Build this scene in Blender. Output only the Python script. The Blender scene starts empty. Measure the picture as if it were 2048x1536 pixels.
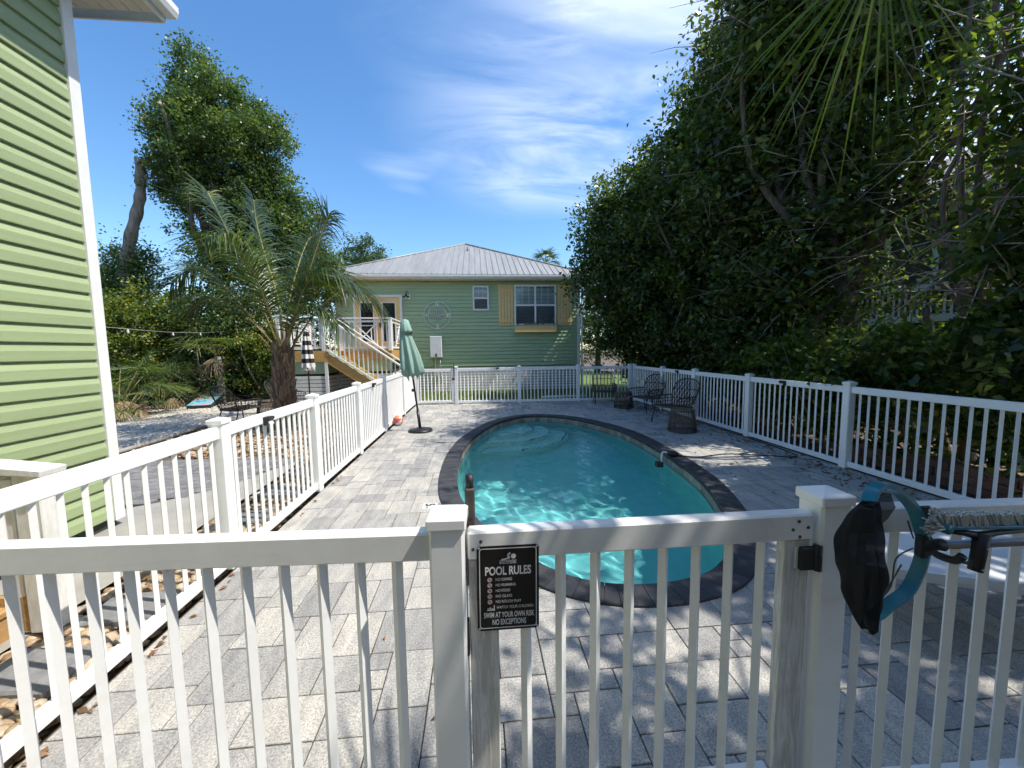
import bpy, bmesh, math, random
import numpy as np
from mathutils import Vector, Matrix, Euler, noise as mnoise
from mathutils.geometry import tessellate_polygon

R = math.radians
rnd = random.Random(7)
C = bpy.context.scene.collection
sc = bpy.context.scene

# ------------------------------------------------------------------ camera
cam_d = bpy.data.cameras.new('camera')
cam = bpy.data.objects.new('camera', cam_d)
C.objects.link(cam)
sc.camera = cam
cam_d.sensor_width = 36.0
cam_d.lens = 36.0 * 770.0 / 2048.0
cam_d.clip_start = 0.02
cam_d.clip_end = 2000.0
YAW, PITCH, ROLL, EYE = R(5.1), R(5.05), R(0.75), 1.65
_f = Vector((math.sin(YAW) * math.cos(PITCH), math.cos(YAW) * math.cos(PITCH), -math.sin(PITCH)))
_r = Vector((math.cos(YAW), -math.sin(YAW), 0))
_u = _r.cross(_f)
_R = _r * math.cos(ROLL) - _u * math.sin(ROLL)
_U = _u * math.cos(ROLL) + _r * math.sin(ROLL)
cam.matrix_world = Matrix(((_R.x, _U.x, -_f.x, 0), (_R.y, _U.y, -_f.y, 0), (_R.z, _U.z, -_f.z, EYE), (0, 0, 0, 1)))

# ------------------------------------------------------------------ sky and sun
SUN = Vector((0.59, -0.15, 1.0)).normalized()
world = bpy.data.worlds.new('World')
sc.world = world
world.use_nodes = True
wn, wl = world.node_tree.nodes, world.node_tree.links
wn.clear()
w_out = wn.new('ShaderNodeOutputWorld')
w_bg = wn.new('ShaderNodeBackground')
w_bg.inputs['Strength'].default_value = 0.15
sky = wn.new('ShaderNodeTexSky')
sky.sky_type = 'NISHITA'
sky.sun_disc = False
sky.sun_elevation = math.asin(SUN.z)
sky.sun_rotation = math.atan2(SUN.x, SUN.y)
sky.altitude = 0
sky.air_density = 1.0
sky.dust_density = 0.35
sky.ozone_density = 2.2
tc = wn.new('ShaderNodeTexCoord')


def wmath(op, a, b=None, c=None):
    n = wn.new('ShaderNodeMath')
    n.operation = op
    for i, v in enumerate((a, b, c)):
        if v is None:
            continue
        if isinstance(v, (int, float)):
            n.inputs[i].default_value = v
        else:
            wl.new(v, n.inputs[i])
    return n.outputs[0]


def wmap(v, a, b):
    n = wn.new('ShaderNodeMapRange')
    n.interpolation_type = 'SMOOTHSTEP'
    wl.new(v, n.inputs[0])
    n.inputs[1].default_value = a
    n.inputs[2].default_value = b
    return n.outputs[0]


w_sep = wn.new('ShaderNodeSeparateXYZ')
wl.new(tc.outputs['Generated'], w_sep.inputs[0])
dx, dy, dz = w_sep.outputs
zc = wmath('MAXIMUM', dz, 0.06)
px = wmath('DIVIDE', dx, zc)          # the cloud layer is a flat sheet high above
py = wmath('DIVIDE', dy, zc)
w_cmb = wn.new('ShaderNodeCombineXYZ')
wl.new(px, w_cmb.inputs[0])
wl.new(py, w_cmb.inputs[1])


def wnoise(scale, detail, rough, dist, rot=0.0, sc3=(1, 1, 1), loc=(0, 0, 0)):
    m = wn.new('ShaderNodeMapping')
    m.inputs['Rotation'].default_value = (0, 0, rot)
    m.inputs['Scale'].default_value = sc3
    m.inputs['Location'].default_value = loc
    wl.new(w_cmb.outputs[0], m.inputs[0])
    n = wn.new('ShaderNodeTexNoise')
    n.inputs['Scale'].default_value = scale
    n.inputs['Detail'].default_value = detail
    n.inputs['Roughness'].default_value = rough
    n.inputs['Distortion'].default_value = dist
    wl.new(m.outputs[0], n.inputs['Vector'])
    return n.outputs['Fac']


SKY_SAT, SKY_VAL = 1.22, 0.73
hs = wn.new('ShaderNodeHueSaturation')
hs.inputs['Saturation'].default_value = SKY_SAT
hs.inputs['Value'].default_value = SKY_VAL
wl.new(sky.outputs[0], hs.inputs['Color'])
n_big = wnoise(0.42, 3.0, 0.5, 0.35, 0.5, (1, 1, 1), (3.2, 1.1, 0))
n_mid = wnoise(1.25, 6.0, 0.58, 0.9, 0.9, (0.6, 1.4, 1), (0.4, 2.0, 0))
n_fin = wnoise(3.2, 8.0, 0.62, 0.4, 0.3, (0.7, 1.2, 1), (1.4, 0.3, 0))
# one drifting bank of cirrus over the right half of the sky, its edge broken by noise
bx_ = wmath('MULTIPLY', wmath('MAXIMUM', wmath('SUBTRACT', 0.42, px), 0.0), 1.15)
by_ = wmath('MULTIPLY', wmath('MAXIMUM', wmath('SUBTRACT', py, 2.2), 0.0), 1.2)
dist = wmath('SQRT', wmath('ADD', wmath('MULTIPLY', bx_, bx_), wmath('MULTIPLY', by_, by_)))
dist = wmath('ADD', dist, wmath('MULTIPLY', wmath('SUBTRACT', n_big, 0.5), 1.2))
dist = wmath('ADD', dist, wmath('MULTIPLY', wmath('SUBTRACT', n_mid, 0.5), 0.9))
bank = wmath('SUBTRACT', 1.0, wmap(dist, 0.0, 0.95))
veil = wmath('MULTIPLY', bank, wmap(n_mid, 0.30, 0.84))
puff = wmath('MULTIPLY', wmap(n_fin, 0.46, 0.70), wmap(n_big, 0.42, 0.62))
other = wmath('MULTIPLY', wmath('MULTIPLY', wmap(wnoise(0.55, 3.0, 0.5, 0.5, 0.2, (1, 1, 1), (2.1, 8.3, 0)), 0.60, 0.78), wmap(n_mid, 0.3, 0.7)), 0.6)  # extra clouds added mostly out of view to whiten the fill light
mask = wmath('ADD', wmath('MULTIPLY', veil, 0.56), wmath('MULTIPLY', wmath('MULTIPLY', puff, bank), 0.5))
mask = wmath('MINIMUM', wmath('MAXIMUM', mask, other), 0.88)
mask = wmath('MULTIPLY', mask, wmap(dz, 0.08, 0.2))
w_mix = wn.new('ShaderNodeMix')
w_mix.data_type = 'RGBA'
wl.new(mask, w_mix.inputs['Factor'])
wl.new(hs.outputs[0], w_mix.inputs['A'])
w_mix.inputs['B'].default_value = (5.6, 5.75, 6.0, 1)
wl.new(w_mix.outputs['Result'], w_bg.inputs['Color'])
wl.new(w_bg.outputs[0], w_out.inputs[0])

sun_d = bpy.data.lights.new('sun', 'SUN')
sun_d.energy = 2.8
sun_d.angle = R(0.53)
sun_d.color = (1.0, 0.945, 0.855)
sun = bpy.data.objects.new('sun', sun_d)
C.objects.link(sun)
sun.rotation_euler = SUN.to_track_quat('Z', 'Y').to_euler()
sun.location = (8, -4, 14)
sun_d.cycles.is_caustics_light = True

sc.view_settings.view_transform = 'Standard'
sc.view_settings.look = 'None'
sc.view_settings.gamma = 1.0
sc.view_settings.exposure = 1.18
sc.view_settings.use_curve_mapping = False
sc.render.engine = 'CYCLES'
sc.cycles.use_denoising = True
sc.cycles.use_adaptive_sampling = True
sc.cycles.adaptive_threshold = 0.025
sc.cycles.adaptive_min_samples = 16
sc.cycles.max_bounces = 6
sc.cycles.diffuse_bounces = 3
sc.cycles.glossy_bounces = 3
sc.cycles.transmission_bounces = 5
sc.cycles.transparent_max_bounces = 10
sc.cycles.sample_clamp_indirect = 6.0

# ------------------------------------------------------------------ materials
MATS = {}


def nt(m):
    return m.node_tree.nodes, m.node_tree.links


def new_mat(name):
    m = bpy.data.materials.new(name)
    m.use_nodes = True
    MATS[name] = m
    n, l = nt(m)
    return m, n, l, n['Principled BSDF']


def tex_noise(n, l, scale, detail=4.0, rough=0.55, coord='Object', stretch=None, dist=0.0):
    t = n.new('ShaderNodeTexCoord')
    x = n.new('ShaderNodeTexNoise')
    x.inputs['Scale'].default_value = scale
    x.inputs['Detail'].default_value = detail
    x.inputs['Roughness'].default_value = rough
    x.inputs['Distortion'].default_value = dist
    src = t.outputs[coord]
    if coord == 'World':
        pass
    if stretch:
        mp = n.new('ShaderNodeMapping')
        mp.inputs['Scale'].default_value = stretch
        l.new(src, mp.inputs[0])
        src = mp.outputs[0]
    l.new(src, x.inputs['Vector'])
    return x.outputs['Fac']


def world_noise(n, l, scale, detail=4.0, rough=0.55, stretch=None, dist=0.0):
    g = n.new('ShaderNodeNewGeometry')
    x = n.new('ShaderNodeTexNoise')
    x.inputs['Scale'].default_value = scale
    x.inputs['Detail'].default_value = detail
    x.inputs['Roughness'].default_value = rough
    x.inputs['Distortion'].default_value = dist
    src = g.outputs['Position']
    if stretch:
        mp = n.new('ShaderNodeMapping')
        mp.inputs['Scale'].default_value = stretch
        l.new(src, mp.inputs[0])
        src = mp.outputs[0]
    l.new(src, x.inputs['Vector'])
    return x.outputs['Fac']


def ramp(n, l, fac, stops):
    r = n.new('ShaderNodeValToRGB')
    e = r.color_ramp.elements
    while len(e) < len(stops):
        e.new(0.5)
    for i, (p, c) in enumerate(stops):
        e[i].position = p
        e[i].color = (*c, 1) if len(c) == 3 else c
    l.new(fac, r.inputs[0])
    return r.outputs[0]


def mixc(n, l, fac, a, b, mode='MIX'):
    m = n.new('ShaderNodeMix')
    m.data_type = 'RGBA'
    m.blend_type = mode
    for s, v in (('Factor', fac), ('A', a), ('B', b)):
        if isinstance(v, (int, float)):
            m.inputs[s].default_value = v
        elif isinstance(v, tuple):
            m.inputs[s].default_value = (*v, 1)
        else:
            l.new(v, m.inputs[s])
    return m.outputs['Result']


def bump(n, l, b, h, strength=0.3, dist=0.01):
    x = n.new('ShaderNodeBump')
    x.inputs['Strength'].default_value = strength
    x.inputs['Distance'].default_value = dist
    l.new(h, x.inputs['Height'])
    l.new(x.outputs[0], b.inputs['Normal'])


def surf(name, c1, c2=None, rough=0.6, scale=6.0, bump_s=0.0, bump_scale=40.0, bump_d=0.004, metal=0.0, stretch=None, spec=0.5, contrast=(0.3, 0.7), rand=0.0, detail=5.0):
    """plain painted / mineral surface with uneven tone and fine relief"""
    m, n, l, b = new_mat(name)
    c2 = c2 or tuple(v * 0.8 for v in c1)
    f = world_noise(n, l, scale, detail, 0.6, stretch)
    col = ramp(n, l, f, [(contrast[0], c2), (contrast[1], c1)])
    if rand:
        oi = n.new('ShaderNodeObjectInfo')
        mr = n.new('ShaderNodeMapRange')
        mr.inputs[3].default_value = 1 - rand
        mr.inputs[4].default_value = 1 + rand * 0.4
        l.new(oi.outputs['Random'], mr.inputs[0])
        col = mixc(n, l, 1.0, col, mr.outputs[0], 'MULTIPLY')
    l.new(col, b.inputs['Base Color'])
    b.inputs['Roughness'].default_value = rough
    b.inputs['Metallic'].default_value = metal
    b.inputs['Specular IOR Level'].default_value = spec
    if bump_s:
        bump(n, l, b, world_noise(n, l, bump_scale, 4, 0.6, stretch), bump_s, bump_d)
    return m


def leaf_mat(name, dark, mid, light, trans=0.35, gloss=0.35, back=None):
    m = bpy.data.materials.new(name)
    m.use_nodes = True
    MATS[name] = m
    n, l = nt(m)
    n.clear()
    out = n.new('ShaderNodeOutputMaterial')
    g = n.new('ShaderNodeNewGeometry')
    col = ramp(n, l, g.outputs['Random Per Island'], [(0.0, dark), (0.55, mid), (0.86, light), (1.0, light if back is None else back)])
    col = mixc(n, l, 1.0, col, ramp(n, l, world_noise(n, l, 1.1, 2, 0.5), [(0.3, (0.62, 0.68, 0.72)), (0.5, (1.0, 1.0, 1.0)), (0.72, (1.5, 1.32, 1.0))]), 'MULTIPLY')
    d = n.new('ShaderNodeBsdfPrincipled')
    l.new(col, d.inputs['Base Color'])
    d.inputs['Roughness'].default_value = gloss
    d.inputs['Specular IOR Level'].default_value = 0.5
    t = n.new('ShaderNodeBsdfTranslucent')
    l.new(mixc(n, l, 1.0, col, (1.7, 1.9, 0.7), 'MULTIPLY'), t.inputs['Color'])
    mx = n.new('ShaderNodeMixShader')
    mx.inputs[0].default_value = trans
    l.new(d.outputs[0], mx.inputs[1])
    l.new(t.outputs[0], mx.inputs[2])
    l.new(mx.outputs[0], out.inputs[0])
    return m


# vinyl fence: white with fine scuffs and dirt
def vinyl(name, white, dirt_amt, wood=False, speck=0.74):
    m, n, l, b = new_mat(name)
    f = world_noise(n, l, 3.0, 5, 0.65)
    col = ramp(n, l, f, [(0.3, tuple(v * (1 - 0.10 * dirt_amt) for v in white)), (0.65, white)])
    sp = world_noise(n, l, 55.0, 3, 0.6, (1, 1, 0.45))
    spm = ramp(n, l, sp, [(speck, (0, 0, 0)), (speck + .05, (1, 1, 1))])
    col = mixc(n, l, spm, col, (0.30, 0.28, 0.24))
    grime = world_noise(n, l, 1.7, 6, 0.7, (1.5, 1.5, 3.5), 1.0)
    col = mixc(n, l, ramp(n, l, grime, [(0.52, (0, 0, 0)), (0.78, (0.30 * dirt_amt, 0.30 * dirt_amt, 0.30 * dirt_amt))]), col, (0.52, 0.49, 0.42))
    if wood:
        gr = world_noise(n, l, 9.0, 6, 0.65, (6, 6, 0.5), 1.2)
        gm = ramp(n, l, gr, [(0.42, (1, 1, 1)), (0.58, (0, 0, 0))])
        col = mixc(n, l, mixc(n, l, 0.55, (0, 0, 0), gm), col, (0.36, 0.33, 0.27))
        bump(n, l, b, gr, 0.5, 0.004)
    l.new(col, b.inputs['Base Color'])
    b.inputs['Roughness'].default_value = 0.38 if not wood else 0.7
    return m


vinyl('vinyl', (0.86, 0.86, 0.845), 0.8, speck=0.80)
vinyl('vinyl_dirty', (0.84, 0.835, 0.80), 1.4, speck=0.745)
vinyl('painted_wood', (0.74, 0.725, 0.68), 2.0, True)
surf('old_white_paint', (0.78, 0.78, 0.76), (0.62, 0.60, 0.55), 0.65, 14, 0.4, 25, 0.004, stretch=(2, 2, 0.5))


def paver_mat(name, island):
    m, n, l, b = new_mat(name)
    if island:
        g = n.new('ShaderNodeNewGeometry')
        rv = g.outputs['Random Per Island']
    else:
        oi = n.new('ShaderNodeObjectInfo')
        rv = oi.outputs['Random']
    tone = ramp(n, l, rv, [(0.0, (0.275, 0.275, 0.275)), (0.25, (0.345, 0.342, 0.335)), (0.6, (0.395, 0.388, 0.375)), (1.0, (0.45, 0.435, 0.405))])
    streak = world_noise(n, l, 5.0, 6, 0.68, (2.2, 0.55, 1), 0.6)
    tone = mixc(n, l, 1.0, tone, ramp(n, l, streak, [(0.3, (0.72, 0.72, 0.73)), (0.68, (1.2, 1.18, 1.12))]), 'MULTIPLY')
    big = world_noise(n, l, 1.3, 4, 0.6)
    tone = mixc(n, l, 1.0, tone, ramp(n, l, big, [(0.3, (0.86, 0.86, 0.88)), (0.7, (1.08, 1.06, 1.02))]), 'MULTIPLY')
    spk = world_noise(n, l, 105.0, 4, 0.7)
    tone = mixc(n, l, 1.0, tone, ramp(n, l, spk, [(0.32, (0.50, 0.50, 0.51)), (0.5, (0.98, 0.98, 0.98)), (0.68, (1.42, 1.40, 1.34))]), 'MULTIPLY')
    stain = world_noise(n, l, 2.4, 3, 0.5, None, 1.5)
    tone = mixc(n, l, ramp(n, l, stain, [(0.66, (0, 0, 0)), (0.8, (0.45, 0.45, 0.45))]), tone, (0.26, 0.22, 0.17))
    l.new(tone, b.inputs['Base Color'])
    b.inputs['Roughness'].default_value = 0.78
    h = n.new('ShaderNodeMath')
    h.operation = 'ADD'
    l.new(spk, h.inputs[0])
    l.new(streak, h.inputs[1])
    bump(n, l, b, h.outputs[0], 0.5, 0.005)
    return m


paver_mat('paver', False)
paver_mat('paver_far', True)
surf('joint_sand', (0.10, 0.095, 0.085), (0.05, 0.045, 0.04), 0.95, 20, 0.6, 120)
surf('coping', (0.056, 0.057, 0.064), (0.034, 0.035, 0.040), 0.75, 9, 0.5, 130, 0.003, rand=0.35)
surf('waterline_tile', (0.40, 0.34, 0.27), (0.24, 0.20, 0.16), 0.4, 10, 0.3, 50, 0.003, rand=0.45)
surf('plaster', (0.34, 0.70, 0.69), (0.28, 0.62, 0.62), 0.7, 2.5, 0.15, 60)
surf('plaster_step', (0.46, 0.78, 0.76), (0.40, 0.72, 0.71), 0.7, 3)
surf('concrete', (0.36, 0.345, 0.31), (0.26, 0.25, 0.225), 0.85, 2.2, 0.3, 90)
surf('stepping_stone', (0.24, 0.24, 0.24), (0.14, 0.14, 0.145), 0.85, 12, 0.6, 90, 0.004, rand=0.3)
surf('soil', (0.16, 0.115, 0.075), (0.07, 0.05, 0.033), 0.95, 5, 0.8, 30, 0.02)
surf('shell_sand', (0.62, 0.585, 0.52), (0.40, 0.37, 0.32), 0.95, 14, 0.9, 60, 0.02)
surf('grass_soil', (0.15, 0.21, 0.045), (0.09, 0.13, 0.03), 0.95, 4)


def island_mat(name, stops, rough=0.6, bs=0.2, bscale=60):
    m, n, l, b = new_mat(name)
    g = n.new('ShaderNodeNewGeometry')
    oi = n.new('ShaderNodeObjectInfo')
    a = n.new('ShaderNodeMath')
    a.operation = 'ADD'
    l.new(g.outputs['Random Per Island'], a.inputs[0])
    l.new(oi.outputs['Random'], a.inputs[1])
    fr = n.new('ShaderNodeMath')
    fr.operation = 'FRACT'
    l.new(a.outputs[0], fr.inputs[0])
    col = ramp(n, l, fr.outputs[0], stops)
    col = mixc(n, l, 1.0, col, ramp(n, l, world_noise(n, l, 40, 4, 0.6), [(0.3, (0.7, 0.7, 0.7)), (0.7, (1.15, 1.12, 1.08))]), 'MULTIPLY')
    l.new(col, b.inputs['Base Color'])
    b.inputs['Roughness'].default_value = rough
    bump(n, l, b, world_noise(n, l, bscale, 3, 0.5), bs, 0.003)
    return m


island_mat('river_rock', [(0.0, (0.20, 0.115, 0.06)), (0.3, (0.33, 0.225, 0.135)), (0.55, (0.44, 0.33, 0.215)), (0.8, (0.56, 0.47, 0.36)), (1.0, (0.30, 0.25, 0.21))], 0.5)
island_mat('shell_bits', [(0.0, (0.42, 0.38, 0.32)), (0.5, (0.62, 0.58, 0.51)), (1.0, (0.74, 0.71, 0.66))], 0.8)
island_mat('dead_leaf', [(0.0, (0.10, 0.055, 0.03)), (0.5, (0.22, 0.12, 0.06)), (0.85, (0.34, 0.22, 0.11)), (1.0, (0.30, 0.07, 0.03))], 0.8)
island_mat('grass_blade', [(0.0, (0.07, 0.13, 0.02)), (0.5, (0.14, 0.22, 0.035)), (1.0, (0.22, 0.28, 0.06))], 0.6, 0.0)
island_mat('brick_block', [(0.0, (0.17, 0.085, 0.065)), (1.0, (0.24, 0.13, 0.10))], 0.9, 0.6, 50)

# houses
def siding(name, c, c2):
    return surf(name, c, c2, 0.55, 2.0, 0.3, 60, 0.004, stretch=(1, 0.12, 9) if name == 'siding_near' else (0.12, 1, 9), rand=0.06)


siding('siding_near', (0.34, 0.415, 0.22), (0.29, 0.365, 0.185))
siding('siding_far', (0.38, 0.49, 0.285), (0.33, 0.44, 0.25))
surf('wall_and_shade', (0.05, 0.06, 0.05), None, 0.9)  # dark wall backing and seams, also painted shade behind skirts, panes and planks
surf('trim_white', (0.80, 0.80, 0.78), (0.72, 0.72, 0.69), 0.5, 5)
surf('soffit', (0.66, 0.62, 0.53), (0.58, 0.54, 0.46), 0.6, 5)
surf('roof_metal', (0.34, 0.34, 0.33), (0.25, 0.25, 0.245), 0.5, 1.6, 0.1, 30, metal=0.15, stretch=(3, 0.3, 0.3))
surf('yellow_paint', (0.78, 0.56, 0.25), (0.70, 0.49, 0.205), 0.6, 5, rand=0.05)
surf('yellow_wood', (0.64, 0.40, 0.13), (0.46, 0.27, 0.085), 0.65, 7, 0.3, 40, stretch=(0.6, 4, 4), rand=0.12)
surf('raw_lumber', (0.50, 0.32, 0.13), (0.34, 0.20, 0.08), 0.75, 9, 0.4, 40, stretch=(4, 0.6, 4))
surf('slat_white', (0.74, 0.72, 0.68), (0.60, 0.58, 0.54), 0.6, 6, rand=0.1)
surf('weathered_board', (0.34, 0.31, 0.27), (0.20, 0.18, 0.155), 0.85, 5, 0.4, 30, stretch=(3, 3, 0.4), rand=0.25)
surf('mint_trim', (0.70, 0.84, 0.77), (0.62, 0.76, 0.70), 0.5, 4)
surf('screen_mesh', (0.085, 0.095, 0.095), (0.05, 0.055, 0.055), 0.7, 6)
surf('grey_shingle', (0.34, 0.30, 0.27), (0.22, 0.20, 0.18), 0.9, 8, 0.5, 40)
surf('blind', (0.78, 0.78, 0.76), None, 0.6)
surf('appliance', (0.70, 0.71, 0.72), (0.60, 0.61, 0.62), 0.35, 3)
surf('black_metal', (0.018, 0.018, 0.020), (0.012, 0.012, 0.013), 0.4, 8)
surf('black_plastic', (0.022, 0.022, 0.024), (0.012, 0.012, 0.013), 0.5, 12, 0.2, 200)
surf('dark_brown_plastic', (0.075, 0.065, 0.055), (0.04, 0.036, 0.03), 0.55, 12, 0.2, 150)
surf('steel', (0.55, 0.56, 0.57), (0.40, 0.41, 0.42), 0.3, 20, metal=0.9)
surf('aluminium', (0.50, 0.50, 0.50), (0.38, 0.38, 0.38), 0.38, 14, metal=0.8, stretch=(1, 6, 6))
surf('compass_metal', (0.66, 0.70, 0.60), (0.56, 0.60, 0.52), 0.5, 6)
surf('compass_dark', (0.12, 0.17, 0.22), None, 0.45, 6)
surf('canopy_teal', (0.26, 0.395, 0.325), (0.21, 0.335, 0.275), 0.8, 8, 0.25, 120)
surf('stripe_white', (0.74, 0.72, 0.68), (0.62, 0.60, 0.56), 0.85, 12)
surf('stripe_black', (0.03, 0.028, 0.032), None, 0.85)
surf('rattan', (0.155, 0.115, 0.075), (0.085, 0.062, 0.042), 0.6, 25, 0.4, 120, rand=0.15)
surf('rattan_dark', (0.095, 0.075, 0.055), (0.05, 0.041, 0.032), 0.55, 25, 0.3, 120)
surf('white_plastic', (0.70, 0.70, 0.70), (0.58, 0.58, 0.57), 0.45, 5)
surf('net_teal', (0.012, 0.20, 0.27), (0.008, 0.13, 0.19), 0.28, 20)
surf('bristle', (0.62, 0.60, 0.55), (0.48, 0.46, 0.42), 0.8, 50)
surf('sign_black', (0.010, 0.010, 0.011), None, 0.32)
surf('sign_white', (0.72, 0.72, 0.72), (0.66, 0.66, 0.66), 0.4)
surf('sign_red', (0.35, 0.10, 0.09), None, 0.4)
surf('bark', (0.17, 0.135, 0.105), (0.075, 0.06, 0.048), 0.95, 7, 0.9, 18, 0.03, stretch=(2.5, 2.5, 0.5))
surf('bark_grey', (0.30, 0.265, 0.22), (0.13, 0.11, 0.09), 0.95, 5, 0.9, 16, 0.03, stretch=(2, 2, 0.5))
surf('twig', (0.33, 0.29, 0.23), (0.16, 0.135, 0.10), 0.9, 9)
surf('palm_boot', (0.40, 0.28, 0.185), (0.15, 0.10, 0.068), 0.95, 6, 0.9, 30, 0.02, stretch=(4, 4, 0.6), rand=0.35)
surf('petiole', (0.32, 0.27, 0.09), (0.20, 0.19, 0.06), 0.55, 5)
surf('dry_frond', (0.34, 0.25, 0.13), (0.20, 0.14, 0.075), 0.85, 6, rand=0.2)
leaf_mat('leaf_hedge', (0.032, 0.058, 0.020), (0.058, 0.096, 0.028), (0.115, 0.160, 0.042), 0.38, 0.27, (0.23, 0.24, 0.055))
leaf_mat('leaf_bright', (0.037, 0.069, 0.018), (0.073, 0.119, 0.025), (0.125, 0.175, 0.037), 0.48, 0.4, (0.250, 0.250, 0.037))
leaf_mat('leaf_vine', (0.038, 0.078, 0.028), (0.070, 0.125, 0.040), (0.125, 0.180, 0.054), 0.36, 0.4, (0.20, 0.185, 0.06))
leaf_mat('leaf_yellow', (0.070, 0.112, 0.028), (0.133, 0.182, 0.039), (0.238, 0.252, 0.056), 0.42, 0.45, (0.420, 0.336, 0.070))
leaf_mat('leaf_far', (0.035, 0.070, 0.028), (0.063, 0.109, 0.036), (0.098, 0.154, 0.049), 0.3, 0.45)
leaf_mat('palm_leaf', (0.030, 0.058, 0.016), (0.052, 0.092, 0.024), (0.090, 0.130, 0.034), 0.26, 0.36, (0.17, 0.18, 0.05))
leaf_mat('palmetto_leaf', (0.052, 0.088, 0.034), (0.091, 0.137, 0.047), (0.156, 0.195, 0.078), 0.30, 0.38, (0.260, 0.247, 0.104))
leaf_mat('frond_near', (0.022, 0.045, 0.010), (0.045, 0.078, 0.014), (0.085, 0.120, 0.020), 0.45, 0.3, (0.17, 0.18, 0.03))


def glass_mat(name, tint, rough=0.03):
    m, n, l, b = new_mat(name)
    b.inputs['Base Color'].default_value = (*tint, 1)
    b.inputs['Roughness'].default_value = rough
    b.inputs['Specular IOR Level'].default_value = 0.9
    return m


glass_mat('dark_glass', (0.020, 0.025, 0.028))
# clear window pane: transparent with a mirror-like sheen
m = bpy.data.materials.new('clear_glass'); m.use_nodes = True; MATS['clear_glass'] = m
n, l = nt(m); n.clear()
o_ = n.new('ShaderNodeOutputMaterial'); tr_ = n.new('ShaderNodeBsdfTransparent'); gl_ = n.new('ShaderNodeBsdfGlossy')
tr_.inputs[0].default_value = (0.86, 0.90, 0.90, 1); gl_.inputs['Roughness'].default_value = 0.02
fr_ = n.new('ShaderNodeFresnel'); fr_.inputs[0].default_value = 1.5; mx_ = n.new('ShaderNodeMixShader')
l.new(fr_.outputs[0], mx_.inputs[0]); l.new(tr_.outputs[0], mx_.inputs[1]); l.new(gl_.outputs[0], mx_.inputs[2]); l.new(mx_.outputs[0], o_.inputs[0])
# fine fabric netting: mostly holes
m = bpy.data.materials.new('netting'); m.use_nodes = True; MATS['netting'] = m
n, l = nt(m); n.clear()
o_ = n.new('ShaderNodeOutputMaterial'); tr_ = n.new('ShaderNodeBsdfTransparent'); df_ = n.new('ShaderNodeBsdfPrincipled')
df_.inputs['Base Color'].default_value = (0.006, 0.006, 0.007, 1); df_.inputs['Roughness'].default_value = 0.75; df_.inputs['Specular IOR Level'].default_value = 0.25
mx_ = n.new('ShaderNodeMixShader'); mx_.inputs[0].default_value = 0.86
l.new(tr_.outputs[0], mx_.inputs[1]); l.new(df_.outputs[0], mx_.inputs[2]); l.new(mx_.outputs[0], o_.inputs[0])
# pool water surface: a clear refracting sheet, its ripples are in the mesh
m = bpy.data.materials.new('water'); m.use_nodes = True; MATS['water'] = m
n, l = nt(m); n.clear()
o_ = n.new('ShaderNodeOutputMaterial'); rf_ = n.new('ShaderNodeBsdfRefraction'); gl_ = n.new('ShaderNodeBsdfGlossy')
rf_.inputs['Color'].default_value = (0.74, 0.98, 0.98, 1); rf_.inputs['Roughness'].default_value = 0.0; rf_.inputs['IOR'].default_value = 1.33
gl_.inputs['Roughness'].default_value = 0.0
fr_ = n.new('ShaderNodeFresnel'); fr_.inputs[0].default_value = 1.33; mx_ = n.new('ShaderNodeMixShader')
l.new(fr_.outputs[0], mx_.inputs[0]); l.new(rf_.outputs[0], mx_.inputs[1]); l.new(gl_.outputs[0], mx_.inputs[2]); l.new(mx_.outputs[0], o_.inputs[0])
# splashy paint on the bean-bag board, beach-ball panels
m, n, l, b = new_mat('board_paint')
l.new(ramp(n, l, world_noise(n, l, 3.2, 5, 0.6, (1, 1, 1), 1.2), [(0.32, (0.02, 0.05, 0.16)), (0.42, (0.05, 0.32, 0.50)), (0.52, (0.10, 0.55, 0.62)), (0.60, (0.60, 0.30, 0.38)), (0.72, (0.45, 0.08, 0.10))]), b.inputs['Base Color'])
b.inputs['Roughness'].default_value = 0.35
surf('ball_red', (0.62, 0.10, 0.12), None, 0.35)
surf('ball_white', (0.78, 0.75, 0.72), None, 0.35)
surf('ball_orange', (0.75, 0.30, 0.14), None, 0.35)
surf('rope_wire', (0.55, 0.55, 0.52), None, 0.5)
surf('bulb', (0.75, 0.75, 0.70), None, 0.2)
surf('flower', (0.30, 0.10, 0.14), (0.10, 0.14, 0.05), 0.7, 30)

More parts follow.
